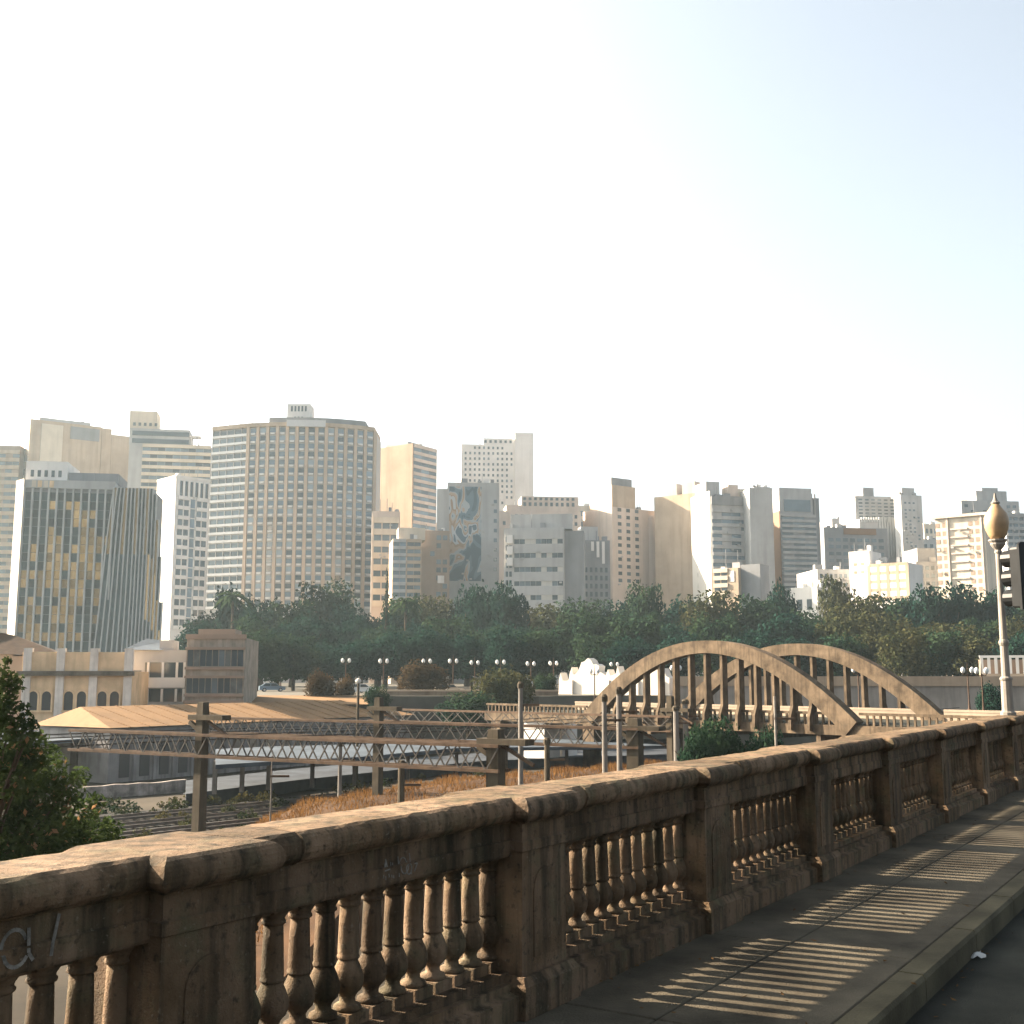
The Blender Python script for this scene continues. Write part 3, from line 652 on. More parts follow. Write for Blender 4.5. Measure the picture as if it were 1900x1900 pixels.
# flared wing: fins that sweep outward toward the ground
z_t = h+.6; nfw = 17
uR0, uR1 = w, b.u(312, 1050)
def prof(z, i):     # outward offset of the flare
    t = max(0, 1-z/z_t); return .3+3.2*t*t*t+ .0*i
wing = MB()
for i in range(nfw):
    t = i/(nfw-1); u_ = uR0+(uR1-uR0)*t
    cut = 1.0 if t < .72 else 1.0-.85*((t-.72)/.28)**1.5     # the wing's right shoulder falls away in a curve
    rs = []
    for q in range(13):
        z = z_t*cut*q/12; sh = -1.9*(max(0, (z-.35*z_t)/(.65*z_t)))*-1 if False else 0
        xx = u_-(1-t)*3.0*max(0.0, 1-z/(z_t*.98))**.7*(1 if i < 6 else 0)*(1-i/6 if i < 6 else 0)
        o2 = prof(z, i)
        rs.append([(xx-.16,-o2-.55,z),(xx+.16,-o2-.55,z),(xx+.16,-o2+.25,z),(xx-.16,-o2+.25,z)])
    MB().rings(rs).build('fin', c_fin, b.o)
    if i < nfw-1:
        t2 = (i+1)/(nfw-1); u2 = uR0+(uR1-uR0)*t2
        cutp = min(cut, 1.0 if t2 < .72 else 1.0-.85*((t2-.72)/.28)**1.5)
        for a_, b2, mm in ((0,.33,gdark[i % 2]),(.33,.66,gold[i % 4] if i > 9 else gdark[1]),(.66,1.0,gdark[0] if i % 3 else gold[3])):
            r2 = MB(); vv = []
            for q in range(6):
                z = z_t*cutp*(a_+(b2-a_)*q/5); o2 = prof(z, i)
                f1 = lambda uu, ii: uu-(1-ii/(nfw-1))*3.0*max(0.0,1-z/(z_t*.98))**.7*(1-ii/6 if ii < 6 else 0)
                vv += [(f1(u_,i),-o2,z),(f1(u2,i+1),-o2,z)]
            r2.add(vv, [(2*q,2*q+1,2*q+3,2*q+2) for q in range(5)]).build('glass_strip', mm, b.o)
MB().box(w,uR1-5,.25,20,0,z_t).build('wing_core', c_dgrey, b.o)

# --- white gridded tower
b = Bld('gridded_tower', 'white gridded office tower squeezed between the finned tower and the curved hotel', 322, 385, 884, 385, 44, pA=287, m=c_white, yref=1000)
zz = lambda y: b.z(350, y)
u0, u1 = b.u(327,1000), b.u(384,1000)
b.grid('F', u0+(u1-u0)*.0, u0+(u1-u0)*.38, zz(1165), zz(925), 2, 13, .78, .62, [GL_D,GL_D,GL_M], bands=c_white, relief=.4)
b.grid('F', u0+(u1-u0)*.40, u0+(u1-u0)*.58, zz(1165), zz(925), 1, 13, .8, .9, [GL_M,GL_B], relief=.4)
b.grid('F', u0+(u1-u0)*.60, u0+(u1-u0)*.98, zz(1165), zz(925), 2, 13, .78, .62, [GL_D,GL_D,GL_M], bands=c_white, relief=.4)
b.grid('F', u0, u1, zz(922), zz(893), 6, 1, .6, .95, [GL_D], piers=c_white, relief=.4)
for k in range(3): b.place('L','window', GL_D, b.l*(.35+.2*k), b.h-5.0, 1.6, 3.5, .003, .06)
b.parapet(c_white, .6)

# --- curved hotel
HT = thing('curved_hotel', 'huge curved hotel slab with gridded blue windows and orange-brown piers', 'hotel', at(540,1290,450)*1 and Vector((at(540,1200,452).x, 452, PLAZA)))
ho = HT.location
pxs = [455+ (692-455)*i/13 for i in range(14)]
def hotelY(px):
    t = (px-540)/150.0; return 448+7*t*t*(1.35 if t > 0 else 1.0)
pl_ = [Vector((at(px,1000,hotelY(px)).x, hotelY(px), 0))-Vector((ho.x,ho.y,0)) for px in pxs]
wing0 = Vector((at(387,1000,457).x, 457, 0))-Vector((ho.x,ho.y,0))
ztop = at(540,793,450).z-PLAZA; z0h = at(540,1128,450).z-PLAZA
back = [p+Vector((0,22,0)) for p in pl_]
allp = [wing0]+pl_
MB().slab([(p.x,p.y) for p in allp]+[(p.x,p.y+22) for p in allp[::-1]], 0, ztop).build('wall', mat('hotel_wall', (.58,.56,.54), .85, .12, .08, streak=.2), HT)
c_hpier = mat('hotel_pier', (.70,.54,.41), .85, .15, .1, streak=.2)
c_hsp = mat('hotel_spandrel', (.92,.90,.88), .8, .1, .2)
NR = 22; ch = (ztop-z0h)/NR
GH = [GL_M, GL_B, GL_B, glassy('hotel_glass', (.24,.30,.34), .3), GL_D]
for i in range(13):
    a, c = pl_[i], pl_[i+1]; d = c-a; L = d.length; ang = math.atan2(d.y,d.x); n_ = Vector((d.y,-d.x,0)).normalized(); mid = (a+c)/2
    for j in range(NR):
        zc = z0h+ch*(j+.5)
        cbox('window', random.choice(GH), round(L,1)*.60, .06, ch*.56, HT, mid+n_*.035+Vector((0,0,zc+ch*.08)), ang)
        cbox('spandrel', c_hsp, round(L,1)*.46, .5, ch*.22, HT, mid+n_*.255+Vector((0,0,zc-ch*.36)), ang)
for i in range(14):
    p = pl_[i]; d = (pl_[min(i+1,13)]-pl_[max(i-1,0)]); ang = math.atan2(d.y,d.x); n_ = Vector((d.y,-d.x,0)).normalized()
    cbox('pier', c_hpier, 1.25, .7, ztop-z0h, HT, p+n_*.36+Vector((0,0,(ztop+z0h)/2)), ang)
d = pl_[0]-wing0; L = d.length; ang = math.atan2(d.y,d.x); n_ = Vector((d.y,-d.x,0)).normalized()
for j in range(NR):
    zc = z0h+ch*(j+.5)
    cbox('ribbon_window', [GL_D,GL_M,GL_M][j % 3], L*.96, .06, ch*.58, HT, (wing0+pl_[0])/2+n_*.035+Vector((0,0,zc+ch*.05)), ang)
    cbox('spandrel', c_hsp, L*.98, .5, ch*.3, HT, (wing0+pl_[0])/2+n_*.255+Vector((0,0,zc-ch*.38)), ang)
for k in range(5):
    p = wing0.lerp(pl_[0], k/5+.02); cbox('mullion', c_grey, .35, .3, ztop-z0h, HT, p+n_*.16+Vector((0,0,(ztop+z0h)/2)), ang)
# crown of the hotel
def arc_slab(name, i0, i1, z0, z1, out, m, parent, inn=20):
    P = allp[i0:i1]; f = [(p.x, p.y-out) for p in P]; MB().slab(f+[(x, y+inn+out) for x, y in f[::-1]], z0, z1).build(name, m, parent)
zz = lambda y: at(540,y,450).z-PLAZA
arc_slab('crown_band', 0, 15, ztop, zz(786), .9, c_tan, HT)
arc_slab('plant_floor', 3, 14, zz(786)+.01, zz(775), -1.2, c_dgrey, HT, 14)
a, c = allp[5], allp[9]; d = c-a
cbox('sign_panel', mat('sign_white', (.75,.74,.73), .6, .05, 1), d.length, .3, 2.7, HT, (a+c)/2+Vector((0,-2.3,zz(789))), math.atan2(d.y,d.x))
xa, xb = at(533,760,455).x-ho.x, at(576,760,455).x-ho.x
tw = MB().box(xa,xb,3,12,zz(776),zz(744)).build('roof_tower', c_white, HT)
for k in range(5):
    for y0, y1 in ((758,748),(772,768)):
        if y1 == 768 and k in (0,4): continue
        xx = xa+(xb-xa)*(.16+.15*k); MB().box(xx,xx+.75,2.9,2.997,zz(y0),zz(y1)).build('vent', GL_D, tw)
for px in (404, 429, 449, 471):
    xx = at(px,780,458).x-ho.x; MB().tube([(xx,4,zz(786)),(xx,4,zz(772))], .14, 5).build('antenna', c_grey, HT)

# --- tan tower right of the hotel
b = Bld('corner_tower', 'tan tower with a blank sunlit side and ribbon windows right of the curved hotel', 765, 810, 822, 540, 55, pA=694, m=mat('tan_side', (.50,.37,.265), .85, .18, .08, streak=.3), yref=900)
zz = lambda y: b.z(790, y)
b.grid('F', b.w*.04, b.w*.98, zz(985), b.h-1, 3, 12, .97, .55, [GL_D,GL_M,GL_B], bands=c_pink, relief=.4)
MB().box(-.0,b.w*.6,3,b.l*.7,b.h,b.h+1.2).build('roof_slab', c_grey, b.o)
# --- white tower with square windows
b = Bld('white_tower', 'white tower block with a regular grid of small square windows and stepped top', 856, 957, 824, 600, 5, pA=845, m=c_white, yref=880)
zz = lambda y: b.z(900, y)
b.vol('end_block', 955, 989, 804, -1.5, 20, m=c_white, zb=0)
b.vol('upper_floor', 897, 955, 813, .0, 14)
b.grid('F', b.u(856,880)+1, b.u(955,880)-.5, zz(948), zz(826), 11, 12, .42, .48, [GL_D,GL_D,GL_M], skip=.12, sill=c_white)
for k in range(6): b.place('F','window', GL_D, b.u(901+9.3*k,820), zz(819), 1.3, 1.5, .003, .05)
# --- mural tower
b = Bld('mural_tower', 'grey tower with a tall painted mural on its blank end wall', 830, 926, 895, 430, 4, m=c_grey, yref=980, depth=18)
zz = lambda y: b.z(870, y)
b.vol('side_block', 811, 831, 906, 1, 16, m=c_grey, zb=0)
b.vol('roof_hut', 856, 868, 886, 2, 6, m=c_dgrey)
def m_mural():
    m, n, l, bs = nodes('mural_paint')
    tc = n.new('ShaderNodeTexCoord'); mp = n.new('ShaderNodeMapping'); mp.inputs['Scale'].default_value = (2.4, 1, 3.4); mp.inputs['Location'].default_value = (.3,0,.9)
    l.new(tc.outputs['Generated'], mp.inputs['Vector'])
    t = n.new('ShaderNodeTexNoise'); t.inputs['Scale'].default_value = 1.05; t.inputs['Detail'].default_value = 1.5; t.inputs['Distortion'].default_value = 1.1
    l.new(mp.outputs[0], t.inputs['Vector'])
    r = n.new('ShaderNodeValToRGB'); r.color_ramp.interpolation = 'CONSTANT'; e = r.color_ramp.elements
    cols = [(0,(.05,.085,.11)),(.40,(.10,.15,.18)),(.46,(.30,.32,.33)),(.50,(.34,.25,.18)),(.545,(.25,.17,.11)),(.58,(.36,.37,.38)),(.64,(.07,.11,.14))]
    e[0].position = 0; e[0].color = (*cols[0][1],1); e[1].position = cols[1][0]; e[1].color = (*cols[1][1],1)
    for p_, c_ in cols[2:]:
        x = e.new(p_); x.color = (*c_,1)
    l.new(t.outputs['Fac'], r.inputs[0]); l.new(r.outputs[0], bs.inputs['Base Color']); bs.inputs['Roughness'].default_value = .85
    return m
MB().box(b.u(833,980),b.u(893,980),-.12,-.003,zz(1078),zz(903)).build('mural', m_mural(), b.o)
for k in range(8): b.place('F','window', GL_M, b.u(919,980), zz(930+18*k), 1.2, 1.4, .003, .05)
# --- low blocks between hotel and mural tower
b = Bld('low_block', 'low beige block with dark loggias beside the curved hotel', 690, 742, 948, 425, 8, m=c_pink, yref=1000)
b.grid('F', b.w*.05, b.w*.95, b.z(710,1120), b.z(710,965), 3, 7, .85, .5, [GL_D,GL_M], bands=c_cream, relief=.7)
b = Bld('low_block', 'brown ribbon-windowed block between the beige block and the mural tower', 728, 782, 1000, 400, 10, m=c_tan, yref=1050)
b.grid('F', b.w*.5, b.w*.97, b.z(750,1110), b.z(750,1003), 2, 8, .95, .55, [GL_D,GL_M], bands=c_tan, relief=.4)
b.grid('F', b.w*.03, b.w*.46, b.z(750,1110), b.z(750,1003), 2, 8, .95, .55, [GL_M,GL_B], bands=c_grey, relief=.4)
MB().box(b.u(740,1000),b.u(790,1000),2,10,b.h,b.z(760,978)).build('roof_house', c_cream, b.o)
b = Bld('low_block', 'dark brown block with one white bay left of the mural tower', 780, 834, 984, 415, 10, m=c_brown, yref=1050)
b.grid('F', b.w*.3, b.w*.95, b.z(800,1110), b.z(800,990), 3, 8, .7, .6, [GL_D,GL_M,c_brown])
MB().box(b.u(812,1065),b.u(824,1065),-.3,-.003,b.z(815,1082),b.z(815,1068)).build('white_bay', c_white, b.o)
# --- block behind the dark office
b = Bld('office_block', 'pale stepped office block with small windows above the grey ribbon-windowed office', 922, 1078, 948, 480, 6, m=c_pink, yref=960)
b.vol('upper_floor', 968, 1074, 920, 1, 14); b.vol('upper_floor', 940, 970, 936, 1.4, 14)
b.grid('F', b.u(930,960), b.u(1074,960), b.z(1000,978), b.h-.5, 13, 2, .45, .5, [GL_D,GL_M], skip=.1)
for k in range(10): cbox('window', GL_D, 1.2, .06, 1.6, b.o, (b.u(974+10*k,930), .965, b.z(1000,935)))
for k in range(10): cbox('window', GL_D, 1.2, .06, 1.2, b.o, (b.u(974+10*k,926), .965, b.z(1000,925)))
b = Bld('ribbon_office', 'grey office with long ribbon windows and a dark right flank above the trees', 935, 1047, 980, 400, -6, m=c_grey, yref=1050, depth=12)
zz = lambda y: b.z(990, y)
b.grid('F', b.w*.17, b.w*.98, zz(1122), zz(992), 9, 5, .94, .34, [GL_D,GL_D,GL_M,GL_L], bands=c_grey, relief=.35)
b.grid('F', b.w*.02, b.w*.14, zz(1122), zz(992), 2, 8, .7, .6, [GL_M,GL_D])
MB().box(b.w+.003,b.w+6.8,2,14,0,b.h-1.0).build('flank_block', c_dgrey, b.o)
for k in range(3): MB().box(b.u(941,1010),b.u(952,1010),-1.5,-.4,zz(1008+21*k),zz(993+21*k)).build('painted_lit_bay', c_white, b.o)  # white colour stands in for sunlight on these bays
b.vol('roof_house', 945, 1060, 952, 4, 12, m=c_grey)
# --- gothic-looking narrow house
b = Bld('narrow_house', 'narrow grey house with tall white window strips right of the ribbon-windowed office', 1080, 1132, 1002, 425, 6, m=c_dgrey, yref=1040)
for px, y1 in ((1097,1022),(1107,1034),(1117,1046)): MB().box(b.u(px,1040),b.u(px+5,1040),-.3,-.003,b.z(px,y1),b.z(px,1005)).build('tall_panel', c_white, b.o)
b.grid('F', b.w*.05, b.w*.95, b.z(1100,1110), b.z(1100,1050), 5, 4, .5, .6, [GL_D])
b.vol('roof_house', 1080, 1112, 975, 3, 10, m=c_grey)
# --- pinkish tower with dark roof box
b = Bld('stepped_tower', 'pinkish tower with three columns of windows and a dark box on its roof', 1136, 1217, 940, 480, 34, pA=1082, m=c_pink, yref=1000)
zz = lambda y: b.z(1170, y)
b.vol('upper_block', 1137, 1180, 899, .6, 16, m=c_tan); b.vol('roof_box', 1141, 1179, 884, 2.5, 14, m=c_dgrey, ybot=899)
for px in (1150, 1166, 1182):
    for k in range(11): b.place('F','window', random.choice([GL_D,GL_M]), b.u(px,1000), zz(948+13*k), 2.0, 1.5, .003, .05)
MB().lathe([(4.0,0),(4.0,b.h*.955),(3.4,b.h*.97)], 16).build('round_corner', c_pink, b.o, (b.w-1.2,2.8,0), smooth=True)
# --- tan block with the shadowed side, and white tower with bright end
b = Bld('tan_block', 'tan blank-sided block crossed by a diagonal shadow left of the white-ended tower', 1291, 1330, 915, 470, 52, pA=1215, m=c_tan, yref=1000)
MB().box(0,b.w*.4,0,b.l*.3,b.h,b.h+5).build('roof_house', c_pink, b.o); MB().box(.5,8,b.l*.45,b.l*.7,b.h,b.h+5).build('roof_house', c_grey, b.o)
b = Bld('white_ended_tower', 'grey banded tower with a brilliant white sunlit end wall', 1321, 1394, 922, 445, 14, pA=1285, m=c_grey, yref=1000)
zz = lambda y: b.z(1355, y)
MB().box(-.35,-.003,.5,b.l,0,b.h+2.5).build('end_wall', mat('bright_white_wall', (.78,.74,.68), .8, .06, .1), b.o)
b.grid('F', .3, b.w-.3, zz(1055), zz(948), 4, 8, .97, .5, [GL_M,GL_B,c_grey], bands=c_grey, relief=.35)
MB().box(.1,b.w-.1,-.35,-.003,zz(938),zz(921)).build('dark_frieze', c_dgrey, b.o)
for q in range(14): b.place('L','window', GL_L, b.l*.72, b.h-4-4.3*q, 1.2, 2.0, .352, .06)
b.vol('roof_house', 1357, 1375, 897, 3, 9, m=c_pink); b.vol('roof_house', 1375, 1392, 905, 3, 9, m=c_cream)
MB().box(.2,6,5,16,b.h,b.h+7).build('roof_house', c_grey, b.o)
b = Bld('plain_shaft', 'plain grey windowless lift shaft slab right of the white-ended tower', 1393, 1436, 905, 440, 6, m=c_grey, yref=1000)
b.vol('roof_cap', 1402, 1432, 902, 2, 10)
# --- banded tower with lit strip
b = Bld('striped_tower', 'dark grey striped tower with a narrow peach sunlit edge', 1450, 1517, 953, 465, 12, pA=1429, m=c_dgrey, yref=1020)
zz = lambda y: b.z(1480, y)
MB().box(-.3,-.003,.3,b.l,0,b.h+1.2).build('end_wall', mat('peach_wall', (.30,.19,.125), .85, .08, .1), b.o)
b.grid('F', .5, b.w-.3, zz(1105), b.h-.6, 3, 15, .97, .5, [GL_D,GL_M,c_dgrey], bands=c_grey, relief=.35)
b.vol('upper_block', 1447, 1507, 904, 1, 16, m=c_grey); b.vol('dark_screen', 1456, 1505, 926, .7, .98, m=GL_M, ybot=948)
b.vol('rear_slab', 1507, 1536, 918, 8, 20, m=c_dgrey, zb=0)
for k in range(4): cbox('vertical_fin', c_grey, .7, .4, 30, b.o, (b.u(1511+6*k,960), 7.78, b.h-5))
# --- grey blocks right
b = Bld('grey_block', 'wide grey block with a parapet strip coloured peach for sunlight between striped and finned towers', 1530, 1648, 978, 520, 10, m=c_dgrey, yref=1020)
MB().box(b.u(1565,985),b.u(1625,985),-.4,-.003,b.z(1590,992),b.z(1590,981)).build('painted_sun_strip', MATS['peach_wall'], b.o)  # sunlit strip painted in peach on the shaded front
b.grid('F', b.w*.05, b.w*.95, b.z(1590,1060), b.z(1590,996), 8, 5, .7, .5, [GL_D,GL_M])
b = Bld('crowned_tower', 'stepped grey tower with a white-finned lower block', 1588, 1666, 920, 560, 10, m=c_grey, yref=960)
b.vol('roof_house', 1606, 1626, 903, 3, 12, m=c_dgrey)
b.vol('lower_block', 1584, 1684, 966, -6, 14, m=c_grey, zb=0)
for k in range(13): cbox('fin', c_fin, .9, .5, 20, b.o, (b.u(1622+4.8*k,1000), -6.26, b.z(1640,1000)))
for k in range(16): cbox('fin', c_fin, .8, .5, 2.4, b.o, (b.u(1588+4.6*k,965), -6.26, b.z(1620,968)))
b.grid('F', b.w*.05, b.w*.95, b.z(1620,962), b.h-1, 6, 6, .6, .5, [GL_D,GL_M], bands=c_grey)
b = Bld('slender_tower', 'slender grey tower with stepped crown right of the crowned tower', 1674, 1713, 918, 545, 16, pA=1661, m=c_grey, yref=980)
b.vol('crown', 1680, 1703, 903, 3, 12)
b.grid('F', b.w*.1, b.w*.9, b.z(1690,1050), b.h-3, 4, 18, .5, .5, [GL_M,c_grey])
b = Bld('long_grey_block', 'low long grey block behind the park trees left of the cream building', 1700, 1792, 1042, 400, 4, m=c_dgrey, yref=1050)
b.vol('upper_block', 1706, 1740, 1016, 2, 14); b.grid('F', b.w*.05, b.w*.95, b.z(1740,1090), b.h-.8, 8, 3, .6, .5, [GL_D,GL_M])
# --- white sunlit buildings
b = Bld('white_block', 'bright white sunlit block with gridded bays rising from the park trees', 1613, 1684, 1047, 340, -38, m=c_white, yref=1080, depth=14)
zz = lambda y: b.z(1640, y)
b.grid('F', 0, b.w, zz(1110), zz(1048), 4, 4, .66, .62, [c_white], piers=c_tan, bands=c_tan, relief=.0+.03, wname='bay')
b2 = Bld('white_stair_tower', 'plain bright white stair tower left of the gridded white block', 1576, 1614, 1024, 346, -38, m=c_white, yref=1060, depth=10)
for k in range(2):
    for q in range(2): b2.place('F','window', c_tan, b2.w*(.3+.35*q), b2.z(1590,1047+15*k), 1.0, .8, .003, .05)
b = Bld('white_annex', 'small bright white annex with dark doorways at the foot of the striped tower', 1466, 1517, 1091, 330, -38, m=c_white, yref=1110, depth=10)
for k in range(2): b.place('F','doorway', GL_D, b.w*(.35+.35*k), b.z(1490,1122), 1.5, 3.0, .003, .05)
b = Bld('grey_terrace', 'grey terraced house row left of the white stair tower', 1517, 1577, 1056, 352, 6, m=c_grey, yref=1080)
b.grid('F', b.w*.05, b.w*.95, b.z(1540,1092), b.h-.8, 6, 2, .55, .5, [GL_D,GL_M])
b = Bld('small_tan_house', 'small tan sunlit house with open bays at the foot of the white-ended tower', 1322, 1370, 1056, 338, -34, m=c_tan, yref=1080, depth=10)
b.grid('F', b.w*.05, b.w*.6, b.z(1340,1100), b.h-.6, 2, 3, .8, .45, [GL_D], bands=c_cream, relief=.3)
MB().box(b.w*.68,b.w*.85,-.1,-.003,b.h-4,b.h-.8).build('white_panel', c_white, b.o)
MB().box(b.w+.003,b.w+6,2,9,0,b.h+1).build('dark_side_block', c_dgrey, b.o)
b = Bld('cream_block', 'cream sunlit apartment block with columns of dark windows behind the amber lamp', 1737, 1829, 962, 385, -38, m=c_cream, yref=1000, depth=16)
zz = lambda y: b.z(1780, y)
MB().box(-.8,b.w+.8,-.9,.5,b.h-.2,b.h+.7).build('cornice', c_cream, b.o)
for px, n_ in ((1747,8),(1808,9)):
    for k in range(n_):
        for s_ in (-1, 1): b.place('F','window', c_brown, b.u(px,1000)+s_*1.1, b.h-2.6-2.75*k, 1.3, 1.5, .003, .06)
for k in range(7): MB().box(b.u(1764,1000),b.u(1796,1000),-.35,-.003,b.h-4.4-2.75*k,b.h-3.9-2.75*k).build('balcony_band', c_pink, b.o)
for px in (1759, 1822): MB().box(b.u(px,1000)-.3,b.u(px,1000)+.3,-.5,-.003,0,b.h-.3).build('pilaster', c_pink, b.o)
b = Bld('stepped_slab', 'grey stepped slab behind the cream block and the amber lamp', 1785, 1892, 928, 500, 8, m=c_grey, yref=960)
b.vol('upper_block', 1815, 1872, 909, 2, 16); b.vol('roof_house', 1828, 1858, 903, 3, 12)
b.grid('F', b.w*.03, b.w*.97, b.z(1840,1060), b.h-1.2, 9, 12, .55, .5, [GL_M,GL_D,c_grey])
b = Bld('banded_slab', 'grey banded slab behind the black traffic light', 1868, 1960, 952, 430, 6, m=c_grey, yref=1000)
b.grid('F', b.w*.02, b.w*.98, b.z(1900,1110), b.h-1, 8, 13, .7, .5, [GL_M,GL_D], bands=c_grey, relief=.3)

# more blocks in the second rank
for px0, px1, yt, Y, mm, lab in ((705,850,968,610,c_pink,'pale pink distant block between the tan tower and the mural tower'),(1060,1125,938,640,c_cream,'cream distant block rising behind the narrow grey house'),(1196,1240,958,640,c_grey,'grey distant block between the pinkish tower and the tan block'),(1420,1470,962,650,c_cream,'cream distant block between the lift shaft slab and the striped tower'),
                              (1520,1600,1000,640,c_pink,'pink distant block behind the wide grey block'),(1545,1592,962,680,c_grey,'slim grey distant block left of the crowned tower'),(1700,1760,1000,640,c_grey,'grey distant block right of the slender tower'),(1716,1742,972,700,c_cream,'slim cream distant tower left of the cream apartment block'),(1640,1668,945,690,c_tan,'slim tan distant tower behind the crowned tower')):
    b = Bld('distant_block', lab, px0, px1, yt, Y, 8, m=mm, yref=yt+40)
    nc_ = max(3, int(b.w/3.6)); b.grid('F', .6, b.w-.6, b.h*.55, b.h-1.5, nc_, 7, .5, .48, [GL_D,GL_M,GL_B], skip=.08)
# rooftop tanks, vents and aerials
for b in BL:
    if b.Y < 300 or b.w < 6: continue
    for q in range(random.randint(2,4)):
        x_ = random.uniform(.08,.86)*b.w; y_ = random.uniform(1.5,5); d_ = random.uniform(1.0,2.6)
        MB().box(x_,min(x_+d_,b.w-.2),y_,y_+1.8,b.h,b.h+random.uniform(.8,2.2)).build('water_tank', random.choice([c_grey,c_white,c_dgrey]), b.o)
    for q in range(random.randint(1,3)):
        x_ = random.uniform(.1,.9)*b.w; h_ = random.uniform(2.5,6)
        MB().tube([(x_,3,b.h-.1),(x_,3,b.h+h_)], .10, 5).build('aerial', c_dgrey, b.o)
    if b.m in (c_grey, c_pink, c_cream) and not b.o.name.startswith('plain'):
        for q in range(9):
            b.place('F', 'air_conditioner', c_grey, random.uniform(.06,.94)*b.w, random.uniform(.45,.95)*b.h, .9, .6, .32, .5)
# ================================================================ ARCH BRIDGE
R_ = onz(1582, 1340, -1.75); L_ = onz(1098, 1324, -1.75)
bd = (L_-R_); SPAN = bd.length; bd.normalize(); bn = Vector((bd.y,-bd.x,0))          # bn points to the far side
if bn.x < 0: bn = -bn
brg = thing('arch_bridge', 'concrete tied-arch road bridge with two tall ribs and vertical hangers', 'bridge', Vector((R_.x,R_.y,YARD)), math.atan2(bd.y,bd.x))
# local frame: x from near-right foot to far-left foot; y to the camera-left side is +, so far rib is at -W
ysgn = 1 if Vector((-bd.y,bd.x,0)).dot(bn) > 0 else -1
W = 13.2; ZD = -1.75-YARD; RISE = at(1310,1186,(R_.y+L_.y)/2).z+1.75
def rib(y, nm):
    rs = []
    for k in range(41):
        t = -.005+1.01*k/40; x = SPAN*t; z = ZD+.3+(RISE-.3)*4*t*(1-t)-.65
        dz = RISE*4*(1-2*t)/SPAN; nx, nz = -dz/math.hypot(1,dz), 1/math.hypot(1,dz)
        th = .52+.2*abs(2*t-1)
        rs.append([(x-nx*th,y-.5,z-nz*th),(x-nx*th,y+.5,z-nz*th),(x+nx*th,y+.5,z+nz*th),(x+nx*th,y-.5,z+nz*th)])
    r = MB().rings(rs).build('arch_rib', m_conc, brg)
    NH = 16
    for k in range(1, NH):
        t = k/NH; x = SPAN*t; zt = ZD+RISE*4*t*(1-t)-1.2
        if zt < ZD+.9: continue
        fl = 1.0
        o = -ysgn*(1 if y == 0 else -1)     # flare outward, away from the deck
        a = [(x,.0)]
        pts = [(0,ZD-.75),(0,ZD+.35),(0,ZD+1.1),(0,zt)]
        outs = [.75,.65,.05,.0]
        rr = []
        for (dx, z), e in zip(pts, outs):
            yo, yi = y+o*(.34+e*.55), y-o*.34
            if z > zt: z = zt
            rr.append([(x-.13,min(yo,yi),z),(x+.13,min(yo,yi),z),(x+.13,max(yo,yi),z),(x-.13,max(yo,yi),z)])
        MB().rings(rr).build('hanger', m_conc, brg)
rib(0, 'near'); rib(ysgn*W, 'far')
ya, yb_ = sorted((-ysgn*.3, ysgn*(W+.3)))
ext0, ext1 = -34, SPAN+15
MB().box(ext0,ext1,ya,yb_,ZD-1.0,ZD-.25).build('deck', m_conc, brg)
MB().box(ext0,ext1,ya+1.2,yb_-1.2,ZD-.248,ZD-.18).build('deck_surface', m_asph, brg)
for y, mm in ((0, m_conc), (ysgn*(W-.3), mat('parapet_cream', (.36,.29,.22), .85, .15, .4, streak=.2))):
    for xa_, xb_ in ((ext0,-.6),(.6,SPAN-.6),(SPAN+.6,ext1)):
        MB().box(xa_,xb_,y-.1,y+.1,ZD+.52,ZD+.72).build('parapet_rail', mm, brg)
        if y == 0:
            n_ = int((xb_-xa_)/.55)
            for q in range(n_):
                cbox('parapet_baluster', mm, .16, .14, .77, brg, (xa_+.3+.55*q, y, ZD+.134))
        else: MB().box(xa_,xb_,y-.07,y+.07,ZD-.25,ZD+.518).build('parapet_panel', mm, brg)
for x in (-30, -16, 0, SPAN, SPAN+13):
    for y in (0, ysgn*W):
        MB().box(x-.7,x+.7,y-.5,y+.5,0,ZD-1.002).build('pier', m_conc, brg)
for x in np.arange(2.9, SPAN-1, 5.75):
    MB().box(x-.2,x+.2,ya+.1,yb_-.1,ZD-1.6,ZD-1.002).build('cross_beam', m_conc, brg)

# ================================================================ PLAZA: pavilion, walls, colonnade
m_pav = mat('pavilion_white', (.80,.74,.66), .85, .06, .3)
pA_ = onz(1238, 1297, -1.0)
PVY = 150.0
p0 = at(1036, 1298, 160.0); rot = math.radians(-40)
pv_ = Bld('white_pavilion', 'brilliant white ornate pavilion with finials and a stepped crown beside the arch bridge', 1036, 1242, 1262, 164, -36, m=m_pav, yref=1262, depth=3.0, base=-2.0, wall=False)
ol = [(1036,1306),(1242,1306),(1242,1258),(1236,1254),(1231,1240),(1224,1240),(1216,1232),(1206,1228),(1196,1234),(1190,1246),(1176,1252),(1160,1256),(1150,1250),(1146,1236),(1143,1250),(1133,1254),(1128,1242),(1124,1254),(1116,1248),(1111,1246),(1112,1236),(1106,1232),(1101,1233),(1097,1225),(1091,1221),(1085,1227),(1079,1229),(1076,1238),(1072,1246),(1066,1252),(1063,1250),(1061,1238),(1057,1250),(1055,1263),(1044,1263),(1040,1248),(1037,1262)]
poly = [(pv_.u(px, 1270), pv_.z(px, py)) for px, py in ol]
MB().prism(poly, 0, 1.6).build('ornate_wall', m_pav, pv_.o)
MB().box(.2,pv_.w-.2,1.602,4.0,0,pv_.z(1036,1264)).build('rear_wall', m_pav, pv_.o)
MB().box(-.3,pv_.w+.3,-.35,-.003,0,pv_.z(1100,1298)).build('plinth', m_pav, pv_.o)
